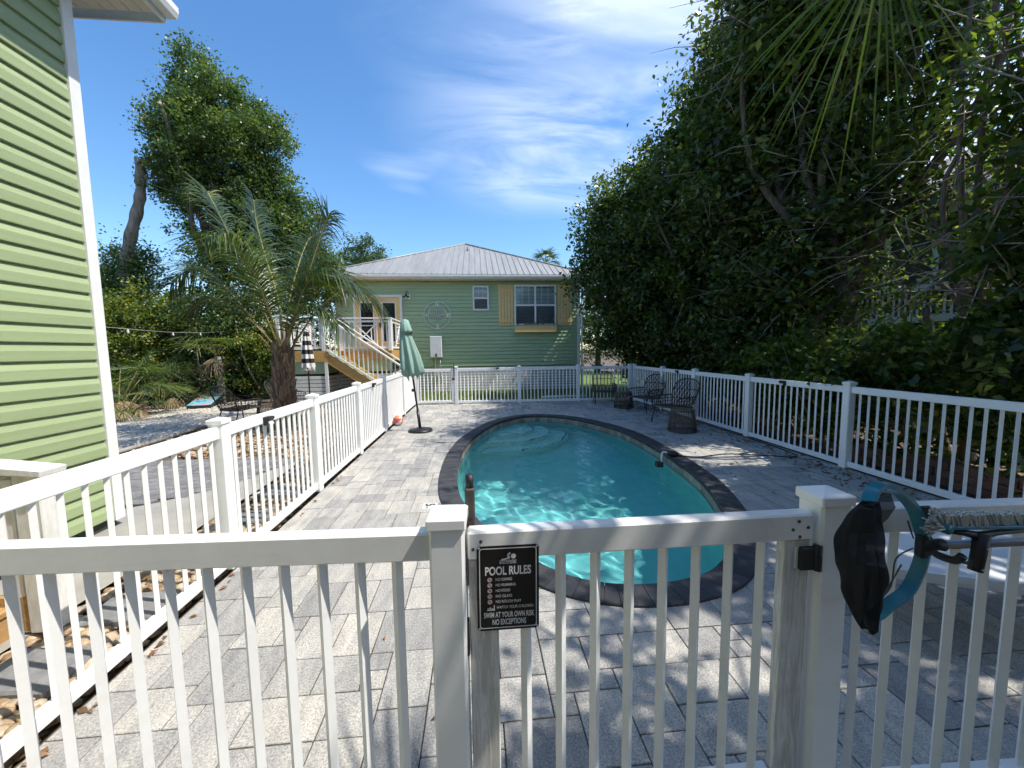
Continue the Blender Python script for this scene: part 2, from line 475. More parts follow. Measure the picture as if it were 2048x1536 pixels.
# ------------------------------------------------------------------ mesh helpers
class MB:
    """collects simple shapes and links them as one mesh object"""
    def __init__(s):
        s.v, s.f, s.sm = [], [], []

    def add(s, vs, fs, smooth=False):
        o = len(s.v)
        s.v += [tuple(p) for p in vs]
        s.f += [tuple(i + o for i in f) for f in fs]
        s.sm += [smooth] * len(fs)
        return s

    def box(s, c, d, rot=None, top=1.0):
        hx, hy, hz = d[0] / 2, d[1] / 2, d[2] / 2
        vs = []
        for z in (-hz, hz):
            k = top if z > 0 else 1.0
            vs += [Vector((-hx * k, -hy * k, z)), Vector((hx * k, -hy * k, z)), Vector((hx * k, hy * k, z)), Vector((-hx * k, hy * k, z))]
        if rot is not None:
            M = rot if isinstance(rot, Matrix) else Euler(rot).to_matrix()
            vs = [M @ v for v in vs]
        c = Vector(c)
        return s.add([v + c for v in vs], [(0, 3, 2, 1), (4, 5, 6, 7), (0, 1, 5, 4), (1, 2, 6, 5), (2, 3, 7, 6), (3, 0, 4, 7)])

    def bbox(s, c, d, bv=0.004, rot=None):
        """box with chamfered edges"""
        hx, hy, hz = d[0] / 2, d[1] / 2, d[2] / 2
        b = min(bv, hx * .45, hy * .45, hz * .45)
        vs, idx = [], {}
        for sx in (-1, 1):
            for sy in (-1, 1):
                for sz in (-1, 1):
                    for ax in range(3):
                        p = [sx * (hx - b), sy * (hy - b), sz * (hz - b)]
                        p[ax] = (sx * hx, sy * hy, sz * hz)[ax]
                        idx[(sx, sy, sz, ax)] = len(vs)
                        vs.append(Vector(p))
        fs = []
        I = idx
        for ax in range(3):
            a1, a2 = [(1, 2), (2, 0), (0, 1)][ax]
            for sg in (-1, 1):
                q = []
                for (u, w) in ((-1, -1), (1, -1), (1, 1), (-1, 1)):
                    k = [0, 0, 0]
                    k[ax], k[a1], k[a2] = sg, u, w
                    q.append(I[(*k, ax)])
                fs.append(tuple(q if sg > 0 else q[::-1]))
        for ax in range(3):
            a1, a2 = [(1, 2), (2, 0), (0, 1)][ax]
            for u in (-1, 1):
                for w in (-1, 1):
                    ka, kb = [0, 0, 0], [0, 0, 0]
                    ka[a1] = kb[a1] = u
                    ka[a2] = kb[a2] = w
                    ka[ax], kb[ax] = -1, 1
                    q = (I[(*ka, a1)], I[(*kb, a1)], I[(*kb, a2)], I[(*ka, a2)])
                    fs.append(q if u * w < 0 else q[::-1])
        for sx in (-1, 1):
            for sy in (-1, 1):
                for sz in (-1, 1):
                    q = tuple(I[(sx, sy, sz, a)] for a in range(3))
                    fs.append(q if sx * sy * sz > 0 else q[::-1])
        if rot is not None:
            M = rot if isinstance(rot, Matrix) else Euler(rot).to_matrix()
            vs = [M @ v for v in vs]
        c = Vector(c)
        return s.add([v + c for v in vs], fs)

    def tube(s, pts, rad, n=8, cap=True, smooth=True, closed=False):
        pts = [Vector(p) for p in pts]
        rads = rad if isinstance(rad, (list, tuple)) else [rad] * len(pts)
        vs, fs = [], []
        up = Vector((0, 0, 1))
        prev = None
        m = len(pts)
        for i, p in enumerate(pts):
            if closed:
                t = pts[(i + 1) % m] - pts[i - 1]
            else:
                t = pts[min(i + 1, m - 1)] - pts[max(i - 1, 0)]
            t.normalize()
            if prev is None:
                a = t.cross(up)
                if a.length < 1e-3:
                    a = t.cross(Vector((1, 0, 0)))
            else:
                a = prev - t * prev.dot(t)
            a.normalize()
            prev = a
            b = t.cross(a)
            for k in range(n):
                th = 2 * math.pi * k / n
                vs.append(p + (a * math.cos(th) + b * math.sin(th)) * rads[i])
        for i in range(m if closed else m - 1):
            j = (i + 1) % m
            for k in range(n):
                k2 = (k + 1) % n
                fs.append((i * n + k, i * n + k2, j * n + k2, j * n + k))
        if cap and not closed:
            fs.append(tuple(range(n))[::-1])
            fs.append(tuple((m - 1) * n + k for k in range(n)))
        return s.add(vs, fs, smooth)

    def cyl(s, c, r, h, n=16, r2=None, smooth=True, axis=None):
        r2 = r if r2 is None else r2
        a = Vector(axis).normalized() if axis else Vector((0, 0, 1))
        c = Vector(c)
        return s.tube([c, c + a * h], [r, r2], n, True, smooth)

    def lathe(s, prof, n=24, c=(0, 0, 0), smooth=True, fn=None):
        vs, fs = [], []
        for (r, z) in prof:
            for k in range(n):
                th = 2 * math.pi * k / n
                rr = r * (fn(th, z) if fn else 1.0)
                vs.append((c[0] + rr * math.cos(th), c[1] + rr * math.sin(th), c[2] + z))
        m = len(prof)
        for i in range(m - 1):
            for k in range(n):
                k2 = (k + 1) % n
                fs.append((i * n + k, i * n + k2, (i + 1) * n + k2, (i + 1) * n + k))
        return s.add(vs, fs, smooth)

    def prism(s, poly, z0, z1):
        """vertical prism over a counter-clockwise polygon"""
        n = len(poly)
        vs = [(p[0], p[1], z0) for p in poly] + [(p[0], p[1], z1) for p in poly]
        fs = [tuple(range(n))[::-1], tuple(range(n, 2 * n))]
        fs += [(i, (i + 1) % n, n + (i + 1) % n, n + i) for i in range(n)]
        return s.add(vs, fs)

    def extrude(s, prof, a, b, closed=True):
        """profile given as list of 3-D offsets, swept from a to b"""
        a, b = Vector(a), Vector(b)
        n = len(prof)
        vs = [a + Vector(p) for p in prof] + [b + Vector(p) for p in prof]
        fs = [(i, (i + 1) % n, n + (i + 1) % n, n + i) for i in range(n if closed else n - 1)]
        if closed:
            fs += [tuple(range(n))[::-1], tuple(range(n, 2 * n))]
        return s.add(vs, fs)

    def mesh(s, name):
        me = bpy.data.meshes.new(name)
        me.from_pydata([tuple(v) for v in s.v], [], s.f)
        me.polygons.foreach_set('use_smooth', s.sm)
        me.update()
        return me

    def build(s, name, mat, parent=None, **kw):
        return link(name, s.mesh(name), mat, parent, **kw)


def link(name, me, mat, parent=None, loc=None, rot=None, scale=None):
    o = bpy.data.objects.new(name, me)
    C.objects.link(o)
    if mat and not me.materials:
        me.materials.append(MATS[mat])
    if parent is not None:
        o.parent = parent
    if loc is not None:
        o.location = loc
    if rot is not None:
        o.rotation_euler = rot
    if scale is not None:
        o.scale = scale
    return o


def tag(o, label=None, cat=None, group=None, kind=None):
    if label: o['label'] = label
    if cat: o['category'] = cat
    if group: o['group'] = group
    if kind: o['kind'] = kind
    return o


def thing(name, label, cat, loc=(0, 0, 0), rz=0.0, group=None):
    o = bpy.data.objects.new(name, None)
    C.objects.link(o)
    o.location = loc
    o.rotation_euler = (0, 0, rz)
    return tag(o, label, cat, group)


def copy_tree(o, parent=None):
    c = o.copy()
    C.objects.link(c)
    c.parent = parent
    for ch in list(o.children):
        copy_tree(ch, c)
    return c


def sheet(name, outer, holes, z, mat, parent=None, kind='structure'):
    """flat ground sheet with holes"""
    loops = [[Vector((p[0], p[1], 0)) for p in L] for L in [outer] + holes]
    tris = tessellate_polygon(loops)
    pts = [p for L in loops for p in L]
    me = bpy.data.meshes.new(name)
    fs = []
    for t in tris:
        a, b, c = (pts[i] for i in t)
        fs.append(t if (b - a).cross(c - a).z > 0 else t[::-1])
    me.from_pydata([(p.x, p.y, z) for p in pts], [], fs)
    me.update()
    o = link(name, me, mat, parent)
    if kind and parent is None:
        tag(o, kind=kind)
    return o


def np_mesh(name, verts, faces, mat, parent=None, smooth=False):
    """verts (N,3), faces (M,k) arrays"""
    me = bpy.data.meshes.new(name)
    verts = np.asarray(verts, np.float32)
    faces = np.asarray(faces, np.int32)
    M, k = faces.shape
    me.vertices.add(len(verts))
    me.vertices.foreach_set('co', verts.ravel())
    me.loops.add(M * k)
    me.loops.foreach_set('vertex_index', faces.ravel())
    me.polygons.add(M)
    me.polygons.foreach_set('loop_start', np.arange(0, M * k, k, dtype=np.int32))
    me.polygons.foreach_set('loop_total', np.full(M, k, np.int32))
    if smooth:
        me.polygons.foreach_set('use_smooth', np.ones(M, bool))
    me.update(calc_edges=True)
    me.validate()
    return link(name, me, mat, parent)


def spline(pts, n, closed=False):
    """Catmull-Rom through pts"""
    P = [Vector(p) for p in pts]
    out = []
    m = len(P)
    segs = m if closed else m - 1
    for i in range(segs):
        if closed:
            a, b, c, d = P[i - 1], P[i], P[(i + 1) % m], P[(i + 2) % m]
        else:
            a, b, c, d = P[max(i - 1, 0)], P[i], P[i + 1], P[min(i + 2, m - 1)]
        for k in range(n):
            t = k / n
            out.append(0.5 * ((2 * b) + (c - a) * t + (2 * a - 5 * b + 4 * c - d) * t * t + (3 * b - a - 3 * c + d) * t ** 3))
    if not closed:
        out.append(P[-1])
    return out


_bb = {}


def box_mesh(key, d, bv):
    k = (key, tuple(round(x, 4) for x in d), bv)
    if k not in _bb:
        _bb[k] = MB().bbox((0, 0, 0), d, bv).mesh(key)
    return _bb[k]


# ------------------------------------------------------------------ pool outline (outer edge of coping)
OUT_PTS = [(1.20, 9.62), (0.33, 8.92), (-0.28, 7.42), (-0.49, 6.30), (-0.535, 5.25), (-0.485, 4.46), (-0.37, 3.93), (-0.12, 3.28), (0.18, 2.79),
           (0.42, 2.50), (0.70, 2.32), (1.03, 2.235), (1.405, 2.245), (1.80, 2.37), (2.196, 2.708), (2.508, 3.195), (2.75, 3.735), (2.95, 4.376),
           (3.06, 5.11), (3.125, 6.12), (3.06, 7.40), (2.62, 8.66), (2.00, 9.40)]
_sp = [p.to_2d() for p in spline([(x, y, 0) for x, y in OUT_PTS], 24, True)]


def resample(loop, n):
    L = [0.0]
    m = len(loop)
    for i in range(m):
        L.append(L[-1] + (loop[(i + 1) % m] - loop[i]).length)
    tot = L[-1]
    out, j = [], 0
    for k in range(n):
        d = tot * k / n
        while L[j + 1] < d:
            j += 1
        t = (d - L[j]) / max(L[j + 1] - L[j], 1e-9)
        out.append(loop[j].lerp(loop[(j + 1) % m], t))
    return out, tot


POOL, POOL_LEN = resample(_sp, 340)          # counter-clockwise seen from above
def normals_of(loop):
    out = []
    m = len(loop)
    for i in range(m):
        t = (loop[(i + 1) % m] - loop[i - 1]).normalized()
        out.append(Vector((t.y, -t.x)))      # outward for a counter-clockwise loop
    return out


_area = sum(POOL[i].x * POOL[(i + 1) % 340].y - POOL[(i + 1) % 340].x * POOL[i].y for i in range(340))
if _area < 0:
    POOL.reverse()
PN = normals_of(POOL)
def inset(d):
    return [POOL[i] - PN[i] * d for i in range(len(POOL))]


COPE_W = 0.235
INNER = inset(COPE_W)
MID = inset(COPE_W * 0.5)
WATER_Z = -0.125

# ------------------------------------------------------------------ ground and paving
FX0, FX1, FY0, FY1 = -1.94, 4.93, 1.15, 12.0
hole = [tuple(p) for p in MID[::4]]
sheet('ground', [(-400, -300), (400, -300), (400, 700), (-400, 700)], [hole], -0.075, 'soil')
DECK = [(-1.90, 0.2), (5.0, 0.2), (5.0, 12.15), (-1.90, 12.15)]
deck = sheet('pool_deck', DECK, [hole], -0.010, 'joint_sand')

pool_np = np.array([tuple(p) for p in POOL])
mid_np = np.array([tuple(p) for p in MID])


def in_poly(x, y, poly):
    c = False
    n = len(poly)
    j = n - 1
    for i in range(n):
        xi, yi = poly[i]
        xj, yj = poly[j]
        if (yi > y) != (yj > y) and x < (xj - xi) * (y - yi) / (yj - yi) + xi:
            c = not c
        j = i
    return c


def clip_half(poly, p, nrm):
    out = []
    for i in range(len(poly)):
        a, b = poly[i], poly[(i + 1) % len(poly)]
        da = (a[0] - p[0]) * nrm[0] + (a[1] - p[1]) * nrm[1]
        db = (b[0] - p[0]) * nrm[0] + (b[1] - p[1]) * nrm[1]
        if da >= 0:
            out.append(a)
        if da * db < 0:
            t = da / (da - db)
            out.append((a[0] + (b[0] - a[0]) * t, a[1] + (b[1] - a[1]) * t))
    return out


def tile_area(x0, y0, nx, ny, g, shapes, rg):
    """random rectangular tiling of a cell grid"""
    occ = np.zeros((nx, ny), bool)
    out = []
    for j in range(ny):
        for i in range(nx):
            if occ[i, j]:
                continue
            opts = shapes[:]
            rg.shuffle(opts)
            opts.sort(key=lambda s: -s[2] * rg.random())
            for w, h, _ in opts + [(1, 1, 0)]:
                if i + w <= nx and j + h <= ny and not occ[i:i + w, j:j + h].any():
                    occ[i:i + w, j:j + h] = True
                    out.append((x0 + i * g, y0 + j * g, w * g, h * g))
                    break
    return out


mid_list = [tuple(p) for p in MID]
rgp = random.Random(21)
G = 0.116
pieces = []
# a straight course along the left fence, then the random pattern
yy = 0.3
while yy < 12.1:
    h = rgp.choice((0.232, 0.232, 0.348))
    pieces.append((-1.89, yy, 0.232, min(h, 12.12 - yy)))
    yy += h
pieces += tile_area(-1.658, 0.3, 57, 102, G, [(2, 3, 1.3), (3, 2, 1.6), (2, 2, 1.0), (3, 3, 0.8), (2, 1, 0.5), (3, 1, 0.3)], rgp)
vis, rest = [], MB()
for (x, y, w, h) in pieces:
    j = 0.003
    poly = [(x + j, y + j), (x + w - j, y + j), (x + w - j, y + h - j), (x + j, y + h - j)]
    cx, cy = x + w / 2, y + h / 2
    d2 = ((mid_np - (cx, cy)) ** 2).sum(1)
    k = int(d2.argmin())
    near = math.sqrt(d2[k])
    inside = in_poly(cx, cy, mid_list)
    cut = False
    if near < 0.5 * math.hypot(w, h) + 0.02:
        poly2 = clip_half(poly, MID[k], PN[k])
        if len(poly2) < 3:
            continue
        ar = abs(sum(poly2[i][0] * poly2[(i + 1) % len(poly2)][1] - poly2[(i + 1) % len(poly2)][0] * poly2[i][1] for i in range(len(poly2)))) / 2
        if ar < 0.002:
            continue
        cut = len(poly2) != 4 or poly2 != poly
        poly = poly2
    elif inside:
        continue
    vis.append((math.hypot(cx, cy), poly, cut, (x, y, w, h)))
vis.sort(key=lambda v: v[0] if v[0] > 1.2 else 99)
for i, (d, poly, cut, (x, y, w, h)) in enumerate(vis):
    tz = rgp.uniform(-0.0015, 0.0015)
    if i < 300:
        if cut:
            b = MB().prism(poly, -0.05, 0.0)
            o = b.build('paver', 'paver', deck)
        else:
            o = link('paver', box_mesh('paver', (w - 0.006, h - 0.006, 0.05), 0.003), 'paver', deck, (x + w / 2, y + h / 2, -0.025 + tz), (rgp.uniform(-.002, .002), rgp.uniform(-.002, .002), 0))
    else:
        rest.prism(poly, -0.05, tz)
tag(rest.build('paver_field', 'paver_far', deck), kind='stuff')

# left yard: concrete walk, grey block patch, shell bed, river-rock bed
sheet('concrete_walk', [(-4.2, 0.2), (-2.72, 0.2), (-2.70, 3.0), (-2.70, 5.42), (-2.76, 6.15), (-3.2, 5.0), (-3.62, 4.55), (-4.2, 4.2)], [], -0.012, 'concrete')
block_patch = sheet('block_paving', [(-6.2, 4.05), (-3.62, 4.6), (-3.2, 5.05), (-2.80, 6.2), (-4.1, 6.45), (-6.4, 6.3)], [], -0.03, 'joint_sand')
rgb_ = random.Random(5)
patch_poly = [(-6.2, 4.05), (-3.62, 4.6), (-3.2, 5.05), (-2.80, 6.2), (-4.1, 6.45), (-6.4, 6.3)]
k = 0
for jy in range(16):
    for ix in range(20):
        bx0 = -6.4 + ix * 0.2 + (0.1 if jy % 2 else 0)
        by0 = 4.05 + jy * 0.155
        if in_poly(bx0 + 0.1, by0 + 0.07, patch_poly) and k < 240:
            link('paver_block', box_mesh('paver_block', (0.192, 0.147, 0.05), 0.006), 'stepping_stone', block_patch, (bx0 + 0.1, by0 + 0.077, -0.028 + rgb_.uniform(-.002, .002)))
            k += 1
SHELL = [(-12.5, 18.6), (-10.6, 13.0), (-9.2, 9.6), (-7.6, 7.2), (-6.5, 6.5), (-6.3, 8.0), (-6.30, 9.5), (-5.2, 11.0), (-4.9, 12.1), (-6.2, 12.3), (-6.4, 16.5), (-6.6, 20.5)]
shell_bed = sheet('shell_gravel_bed', SHELL, [], -0.035, 'shell_sand')
ROCK = [(-2.72, 0.2), (-1.99, 0.2), (-1.99, 12.1), (-4.8, 12.1), (-5.2, 11.0), (-6.25, 9.4), (-6.1, 7.2), (-4.3, 6.5), (-2.78, 6.25), (-2.68, 5.4)]
rock_bed = sheet('river_rock_bed', ROCK, [], -0.062, 'soil')


def scatter(poly, n, rg):
    a = np.array(poly)
    x0, y0 = a.min(0)
    x1, y1 = a.max(0)
    out = []
    while len(out) < n:
        x, y = rg.uniform(x0, x1), rg.uniform(y0, y1)
        if in_poly(x, y, poly):
            out.append((x, y))
    return out


def ico(sub):
    bm = bmesh.new()
    bmesh.ops.create_icosphere(bm, subdivisions=sub, radius=1.0)
    v = np.array([x.co[:] for x in bm.verts])
    f = np.array([[q.index for q in p.verts] for p in bm.faces])
    bm.free()
    return v, f


def stones(name, pts, size, zbase, mat, parent, sub=1, seed=1, flat=0.6, keep=0):
    rg = np.random.RandomState(seed)
    v0, f0 = ico(sub)
    N = len(pts)
    s = size[0] + (size[1] - size[0]) * rg.rand(N) ** 1.6
    sx = s * (0.8 + 0.5 * rg.rand(N))
    sy = s * (0.8 + 0.3 * rg.rand(N))
    sz = s * flat * (0.7 + 0.5 * rg.rand(N))
    a = rg.rand(N) * 6.28
    V = v0[None] * (1 + 0.10 * rg.randn(N, len(v0), 1))
    V = V * np.stack([sx, sy, sz], 1)[:, None, :]
    ca, sa = np.cos(a)[:, None], np.sin(a)[:, None]
    X = V[..., 0] * ca - V[..., 1] * sa
    Y = V[..., 0] * sa + V[..., 1] * ca
    P = np.array([(p[0], p[1]) for p in pts])
    zz = zbase + sz * (0.55 + 0.5 * rg.rand(N))
    V = np.stack([X + P[:, :1], Y + P[:, 1:], V[..., 2] + zz[:, None]], 2)
    for i in range(keep):
        np_mesh('river_stone', V[i] - np.array([P[i, 0], P[i, 1], zz[i]]), f0, mat, parent, True).location = (P[i, 0], P[i, 1], zz[i])
    V = V[keep:]
    F = f0[None] + (np.arange(N - keep) * len(v0))[:, None, None]
    o = np_mesh(name, V.reshape(-1, 3), F.reshape(-1, 3), mat, parent, True)
    return tag(o, kind='stuff')


rgs = random.Random(3)
strip = [(-2.70, 1.2), (-1.99, 1.2), (-1.99, 4.2), (-2.70, 4.2)]
near_pts = scatter(strip, 1150, rgs)
near_pts.sort(key=lambda p: math.hypot(p[0], p[1]))
stones('river_stone_fill', near_pts, (0.022, 0.048), -0.06, 'river_rock', rock_bed, 2, 2, 0.62, keep=260)
stones('river_stone_far_fill', scatter(ROCK, 5200, rgs), (0.025, 0.050), -0.06, 'river_rock', rock_bed, 1, 3, 0.6)
stones('shell_fill', scatter(SHELL, 9000, rgs), (0.012, 0.032), -0.036, 'shell_bits', shell_bed, 1, 4, 0.5)
for i, (x, y, w, h, a) in enumerate([(-2.40, 1.55, .44, .30, .05), (-2.37, 2.12, .45, .31, -.06), (-2.30, 2.62, .42, .30, .08), (-2.33, 3.30, .44, .30, .0), (-2.35, 4.0, .42, .3, .06), (-2.38, 4.75, .44, .30, -.04), (-2.40, 5.5, .43, .3, .03)]):
    o = link('stepping_stone', box_mesh('stepping_stone', (w, h, 0.06), 0.012), 'stepping_stone', None, (x, y, -0.022), (0, 0, a))
    ords = ['nearest the front fence', 'second from the front', 'third from the front', 'fourth from the front', 'third from the far end', 'second from the far end', 'farthest along']
    tag(o, 'grey stepping stone in the river rock, ' + ords[i], 'stepping stone', 'stepping stones in the rock strip')
# a curved grey edging between shell and rock
e = MB()
e.tube([p for p in spline([(-6.2, 6.6, -.02), (-6.22, 8.0, -.015), (-6.25, 9.5, -.015), (-5.2, 11.0, -.015), (-4.9, 12.0, -.015)], 8)], 0.045, 6)
tag(e.build('bed_edging', 'concrete'), 'low curved grey edging between white shell and brown river rock', 'edging')

# lawn behind the back fence
LAWN = [(-3.0, 12.2), (9.5, 12.2), (9.5, 30), (-3.0, 30)]
lawn = sheet('lawn', LAWN, [], -0.03, 'grass_soil')


def blades(name, poly, n, h, mat, seed, z=0.0, parent=None, hw=0.006):
    rg = np.random.RandomState(seed)
    p = np.array(scatter(poly, n, random.Random(seed)))
    a = rg.rand(n) * 6.283
    hh = h * (0.5 + 0.8 * rg.rand(n))
    lean = rg.randn(n, 2) * h * 0.35
    b0 = np.stack([p[:, 0] + np.cos(a) * hw, p[:, 1] + np.sin(a) * hw, np.full(n, z)], 1)
    b1 = np.stack([p[:, 0] - np.cos(a) * hw, p[:, 1] - np.sin(a) * hw, np.full(n, z)], 1)
    t = np.stack([p[:, 0] + lean[:, 0], p[:, 1] + lean[:, 1], z + hh], 1)
    V = np.stack([b0, b1, t], 1).reshape(-1, 3)
    F = np.arange(3 * n).reshape(-1, 3)
    return tag(np_mesh(name, V, F, mat, parent), 'short green grass between the back fence and the green house' if not parent else None, 'grass' if not parent else None, kind='stuff')


blades('grass', [(-2.6, 12.25), (8.0, 12.25), (8.0, 15.95), (-2.6, 15.95)], 26000, 0.075, 'grass_blade', 9, -0.03, None, 0.008)
sheet('back_path', [(-2.6, 12.16), (-0.4, 12.16), (0.3, 12.7), (-0.6, 13.1), (-2.6, 13.2)], [], -0.024, 'concrete')
sheet('hedge_bed', [(5.05, -3), (9.0, -3), (9.0, 12.1), (5.05, 12.1)], [], -0.05, 'soil')

# ------------------------------------------------------------------ swimming pool
pool = thing('swimming_pool', 'oval turquoise swimming pool with dark grey paver coping', 'swimming pool', (0, 0, 0))
# coping bricks, bull-nosed on the inner edge
N_C = 172
cope, _ = resample(POOL, N_C)
cn = normals_of(cope)
rgc = random.Random(13)
for i in range(N_C):
    a, b = cope[i], cope[(i + 1) % N_C]
    na, nb = cn[i], cn[(i + 1) % N_C]
    g = 0.018
    a2, b2 = a.lerp(b, g), b.lerp(a, g)
    na2, nb2 = na.lerp(nb, g), nb.lerp(na, g)
    prof = [(0.0, -0.04), (0.0, 0.014), (0.006, 0.020), (COPE_W - 0.03, 0.022), (COPE_W - 0.008, 0.016), (COPE_W, -0.004), (COPE_W, -0.020), (COPE_W - 0.012, -0.036), (COPE_W - 0.04, -0.042)]
    dzz = rgc.uniform(-.0015, .0015)
    vs, fs = [], []
    for (P, Nn) in ((a2, na2), (b2, nb2)):
        for (d, z) in prof:
            q = P - Nn * d
            vs.append((q.x, q.y, z + dzz))
    m_ = len(prof)
    for q in range(m_):
        q2 = (q + 1) % m_
        fs.append((q, m_ + q, m_ + q2, q2))
    fs += [tuple(range(m_)), tuple(range(m_, 2 * m_))[::-1]]
    MB().add(vs, fs).build('coping_brick', 'coping', pool)
# mortar bed under the coping
lo, hi = inset(0.012), inset(COPE_W - 0.03)
vs = [(p.x, p.y, 0.006) for p in lo] + [(p.x, p.y, 0.006) for p in hi]
m_ = len(lo)
MB().add(vs, [(i, (i + 1) % m_, m_ + (i + 1) % m_, m_ + i) for i in range(m_)]).build('mortar_bed', 'joint_sand', pool)
# waterline tiles
wall_in = inset(COPE_W - 0.025)
N_T = 112
tl, _ = resample(wall_in, N_T)
tn = normals_of(tl)
for i in range(N_T):
    a, b = tl[i], tl[(i + 1) % N_T]
    a2, b2 = a.lerp(b, 0.015), b.lerp(a, 0.015)
    na, nb = tn[i], tn[(i + 1) % N_T]
    vs = []
    for (P, Nn) in ((a2, na), (b2, nb)):
        for d in (0.0, 0.012):
            q = P - Nn * d
            vs += [(q.x, q.y, -0.24), (q.x, q.y, -0.045)]
    MB().add(vs, [(2, 3, 7, 6), (0, 4, 5, 1), (1, 5, 7, 3), (0, 2, 6, 4), (0, 1, 3, 2), (4, 6, 7, 5)]).build('waterline_tile', 'waterline_tile', pool)
# plaster shell: wall ring, cove and floor
floor_z = lambda y: -1.28 - 0.10 * max(0.0, min(1.0, (8.5 - y) / 5.0))
rings = []
for d, zf in ((COPE_W - 0.022, 'top'), (COPE_W - 0.015, 'hi'), (COPE_W + 0.06, 0.18), (COPE_W + 0.16, 0.06), (COPE_W + 0.34, 0.0)):
    L = inset(d)
    rings.append([(p.x, p.y, -0.03 if zf == 'top' else (-0.24 if zf == 'hi' else floor_z(p.y) + zf)) for p in L])
vs, fs = [], []
for r_ in rings:
    vs += r_
m_ = len(POOL)
for k in range(len(rings) - 1):
    for i in range(m_):
        j = (i + 1) % m_
        fs.append((k * m_ + i, k * m_ + j, (k + 1) * m_ + j, (k + 1) * m_ + i))
cxp, cyp = 1.3, 6.0
vs.append((cxp, cyp, floor_z(cyp)))
# several shrinking rings so that the floor follows the slope
base = (len(rings) - 1) * m_
for s_ in (0.66, 0.33):
    st = len(vs)
    for i in range(m_):
        p = rings[-1][i]
        x, y = cxp + (p[0] - cxp) * s_, cyp + (p[1] - cyp) * s_
        vs.append((x, y, floor_z(y)))
    for i in range(m_):
        j = (i + 1) % m_
        fs.append((base + i, base + j, st + j, st + i))
    base = st
ctr = len(rings) * m_
for i in range(m_):
    fs.append((base + i, base + (i + 1) % m_, ctr))
MB().add(vs, fs, True).build('pool_shell', 'plaster', pool)
# three curved entry steps at the back left, each with a dark edge line
scx, scy = 0.42, 8.95
for k, (r_, z_) in enumerate(((0.85, -0.42), (1.22, -0.68), (1.60, -0.95))):
    ring = []
    for i in range(40):
        th = 2 * math.pi * i / 40
        ring.append((scx + r_ * math.cos(th) * 1.05, scy + r_ * math.sin(th) * 0.95))
    ring2 = [p for p in ring]
    lim = [tuple(p) for p in inset(COPE_W + 0.0)]
    lim_np = np.array(lim)
    ok = []
    for p in ring2:
        if in_poly(p[0], p[1], lim):
            ok.append(p)
        else:
            kk = int(((lim_np - np.array(p)) ** 2).sum(1).argmin())
            ok.append(lim[kk])
    MB().prism(ok, floor_z(8) - 0.1, z_).build('entry_step', 'plaster_step', pool)
    edge = [(p[0] * 1.0, p[1], z_ + 0.003) for p, q in zip(ok, ring2) if p is q]
    if len(edge) > 3:
        # rotate so the polyline is contiguous
        idx = [i for i, (p, q) in enumerate(zip(ok, ring2)) if p is q]
        brk = next((i for i in range(len(idx)) if idx[i] - idx[i - 1] != 1 and i > 0), 0)
        edge = edge[brk:] + edge[:brk]
        MB().tube([(scx + (x - scx) * 0.97, scy + (y - scy) * 0.97, z) for x, y, z in edge], 0.016, 5).build('step_edge', 'compass_dark', pool)
# water: a finely meshed sheet with small wind ripples
wl_ = [tuple(p) for p in inset(COPE_W - 0.012)]
wa = np.array(wl_)
st_w = 0.028
gx = np.arange(wa[:, 0].min() - st_w, wa[:, 0].max() + st_w, st_w)
gy = np.arange(wa[:, 1].min() - st_w, wa[:, 1].max() + st_w, st_w)
GX, GY = np.meshgrid(gx, gy, indexing='ij')
rw = np.random.RandomState(4)
Hh = np.zeros_like(GX)
for lam, amp, k_ in ((0.85, .0014, 5), (0.45, .0013, 7), (0.26, .0010, 9), (0.16, .0006, 10)):
    for q in range(k_):
        th = rw.uniform(0, 2 * math.pi)
        kk = 2 * math.pi / (lam * rw.uniform(.75, 1.3))
        Hh += amp / math.sqrt(k_) * 1.5 * np.sin(kk * (GX * math.cos(th) + GY * math.sin(th)) + rw.uniform(0, 6.28))
Vw = np.stack([GX, GY, WATER_Z + Hh], 2).reshape(-1, 3)
nx_, ny_ = GX.shape
ii, jj = np.meshgrid(np.arange(nx_ - 1), np.arange(ny_ - 1), indexing='ij')
Fq = np.stack([ii * ny_ + jj, (ii + 1) * ny_ + jj, (ii + 1) * ny_ + jj + 1, ii * ny_ + jj + 1], 2).reshape(-1, 4)
okc = np.array([in_poly(Vw[f].mean(0)[0], Vw[f].mean(0)[1], wl_[::3]) for f in Fq])
Fq = Fq[okc]
used, inv = np.unique(Fq, return_inverse=True)
water = np_mesh('pool_water', Vw[used], inv.reshape(-1, 4), 'water', None, True)
tag(water, kind='structure')
water.cycles.is_caustics_caster = True
for o in pool.children:
    if o.name.startswith(('pool_shell', 'entry_step', 'waterline_tile', 'step_edge')):
        o.cycles.is_caustics_receiver = True

# ------------------------------------------------------------------ vinyl fences
POST_W = 0.103
post_me = MB().bbox((0, 0, 0.575), (POST_W, POST_W, 1.15), 0.008).mesh('post')
post_me.materials.append(MATS['vinyl'])
cap_b = MB().bbox((0, 0, 1.145), (0.116, 0.116, 0.034), 0.004)
cap_b.add([(-.054, -.054, 1.1615), (.054, -.054, 1.1615), (.054, .054, 1.1615), (-.054, .054, 1.1615), (0, 0, 1.181)], [(0, 1, 4), (1, 2, 4), (2, 3, 4), (3, 0, 4)])
cap_me = cap_b.mesh('post_cap')
cap_me.materials.append(MATS['vinyl'])
PS = 0.0245
pick_me = MB().box((0, 0, 0.545), (PS, PS, 0.96), (0, 0, R(45))).mesh('picket')
pick_me.materials.append(MATS['vinyl'])
_rail = {}


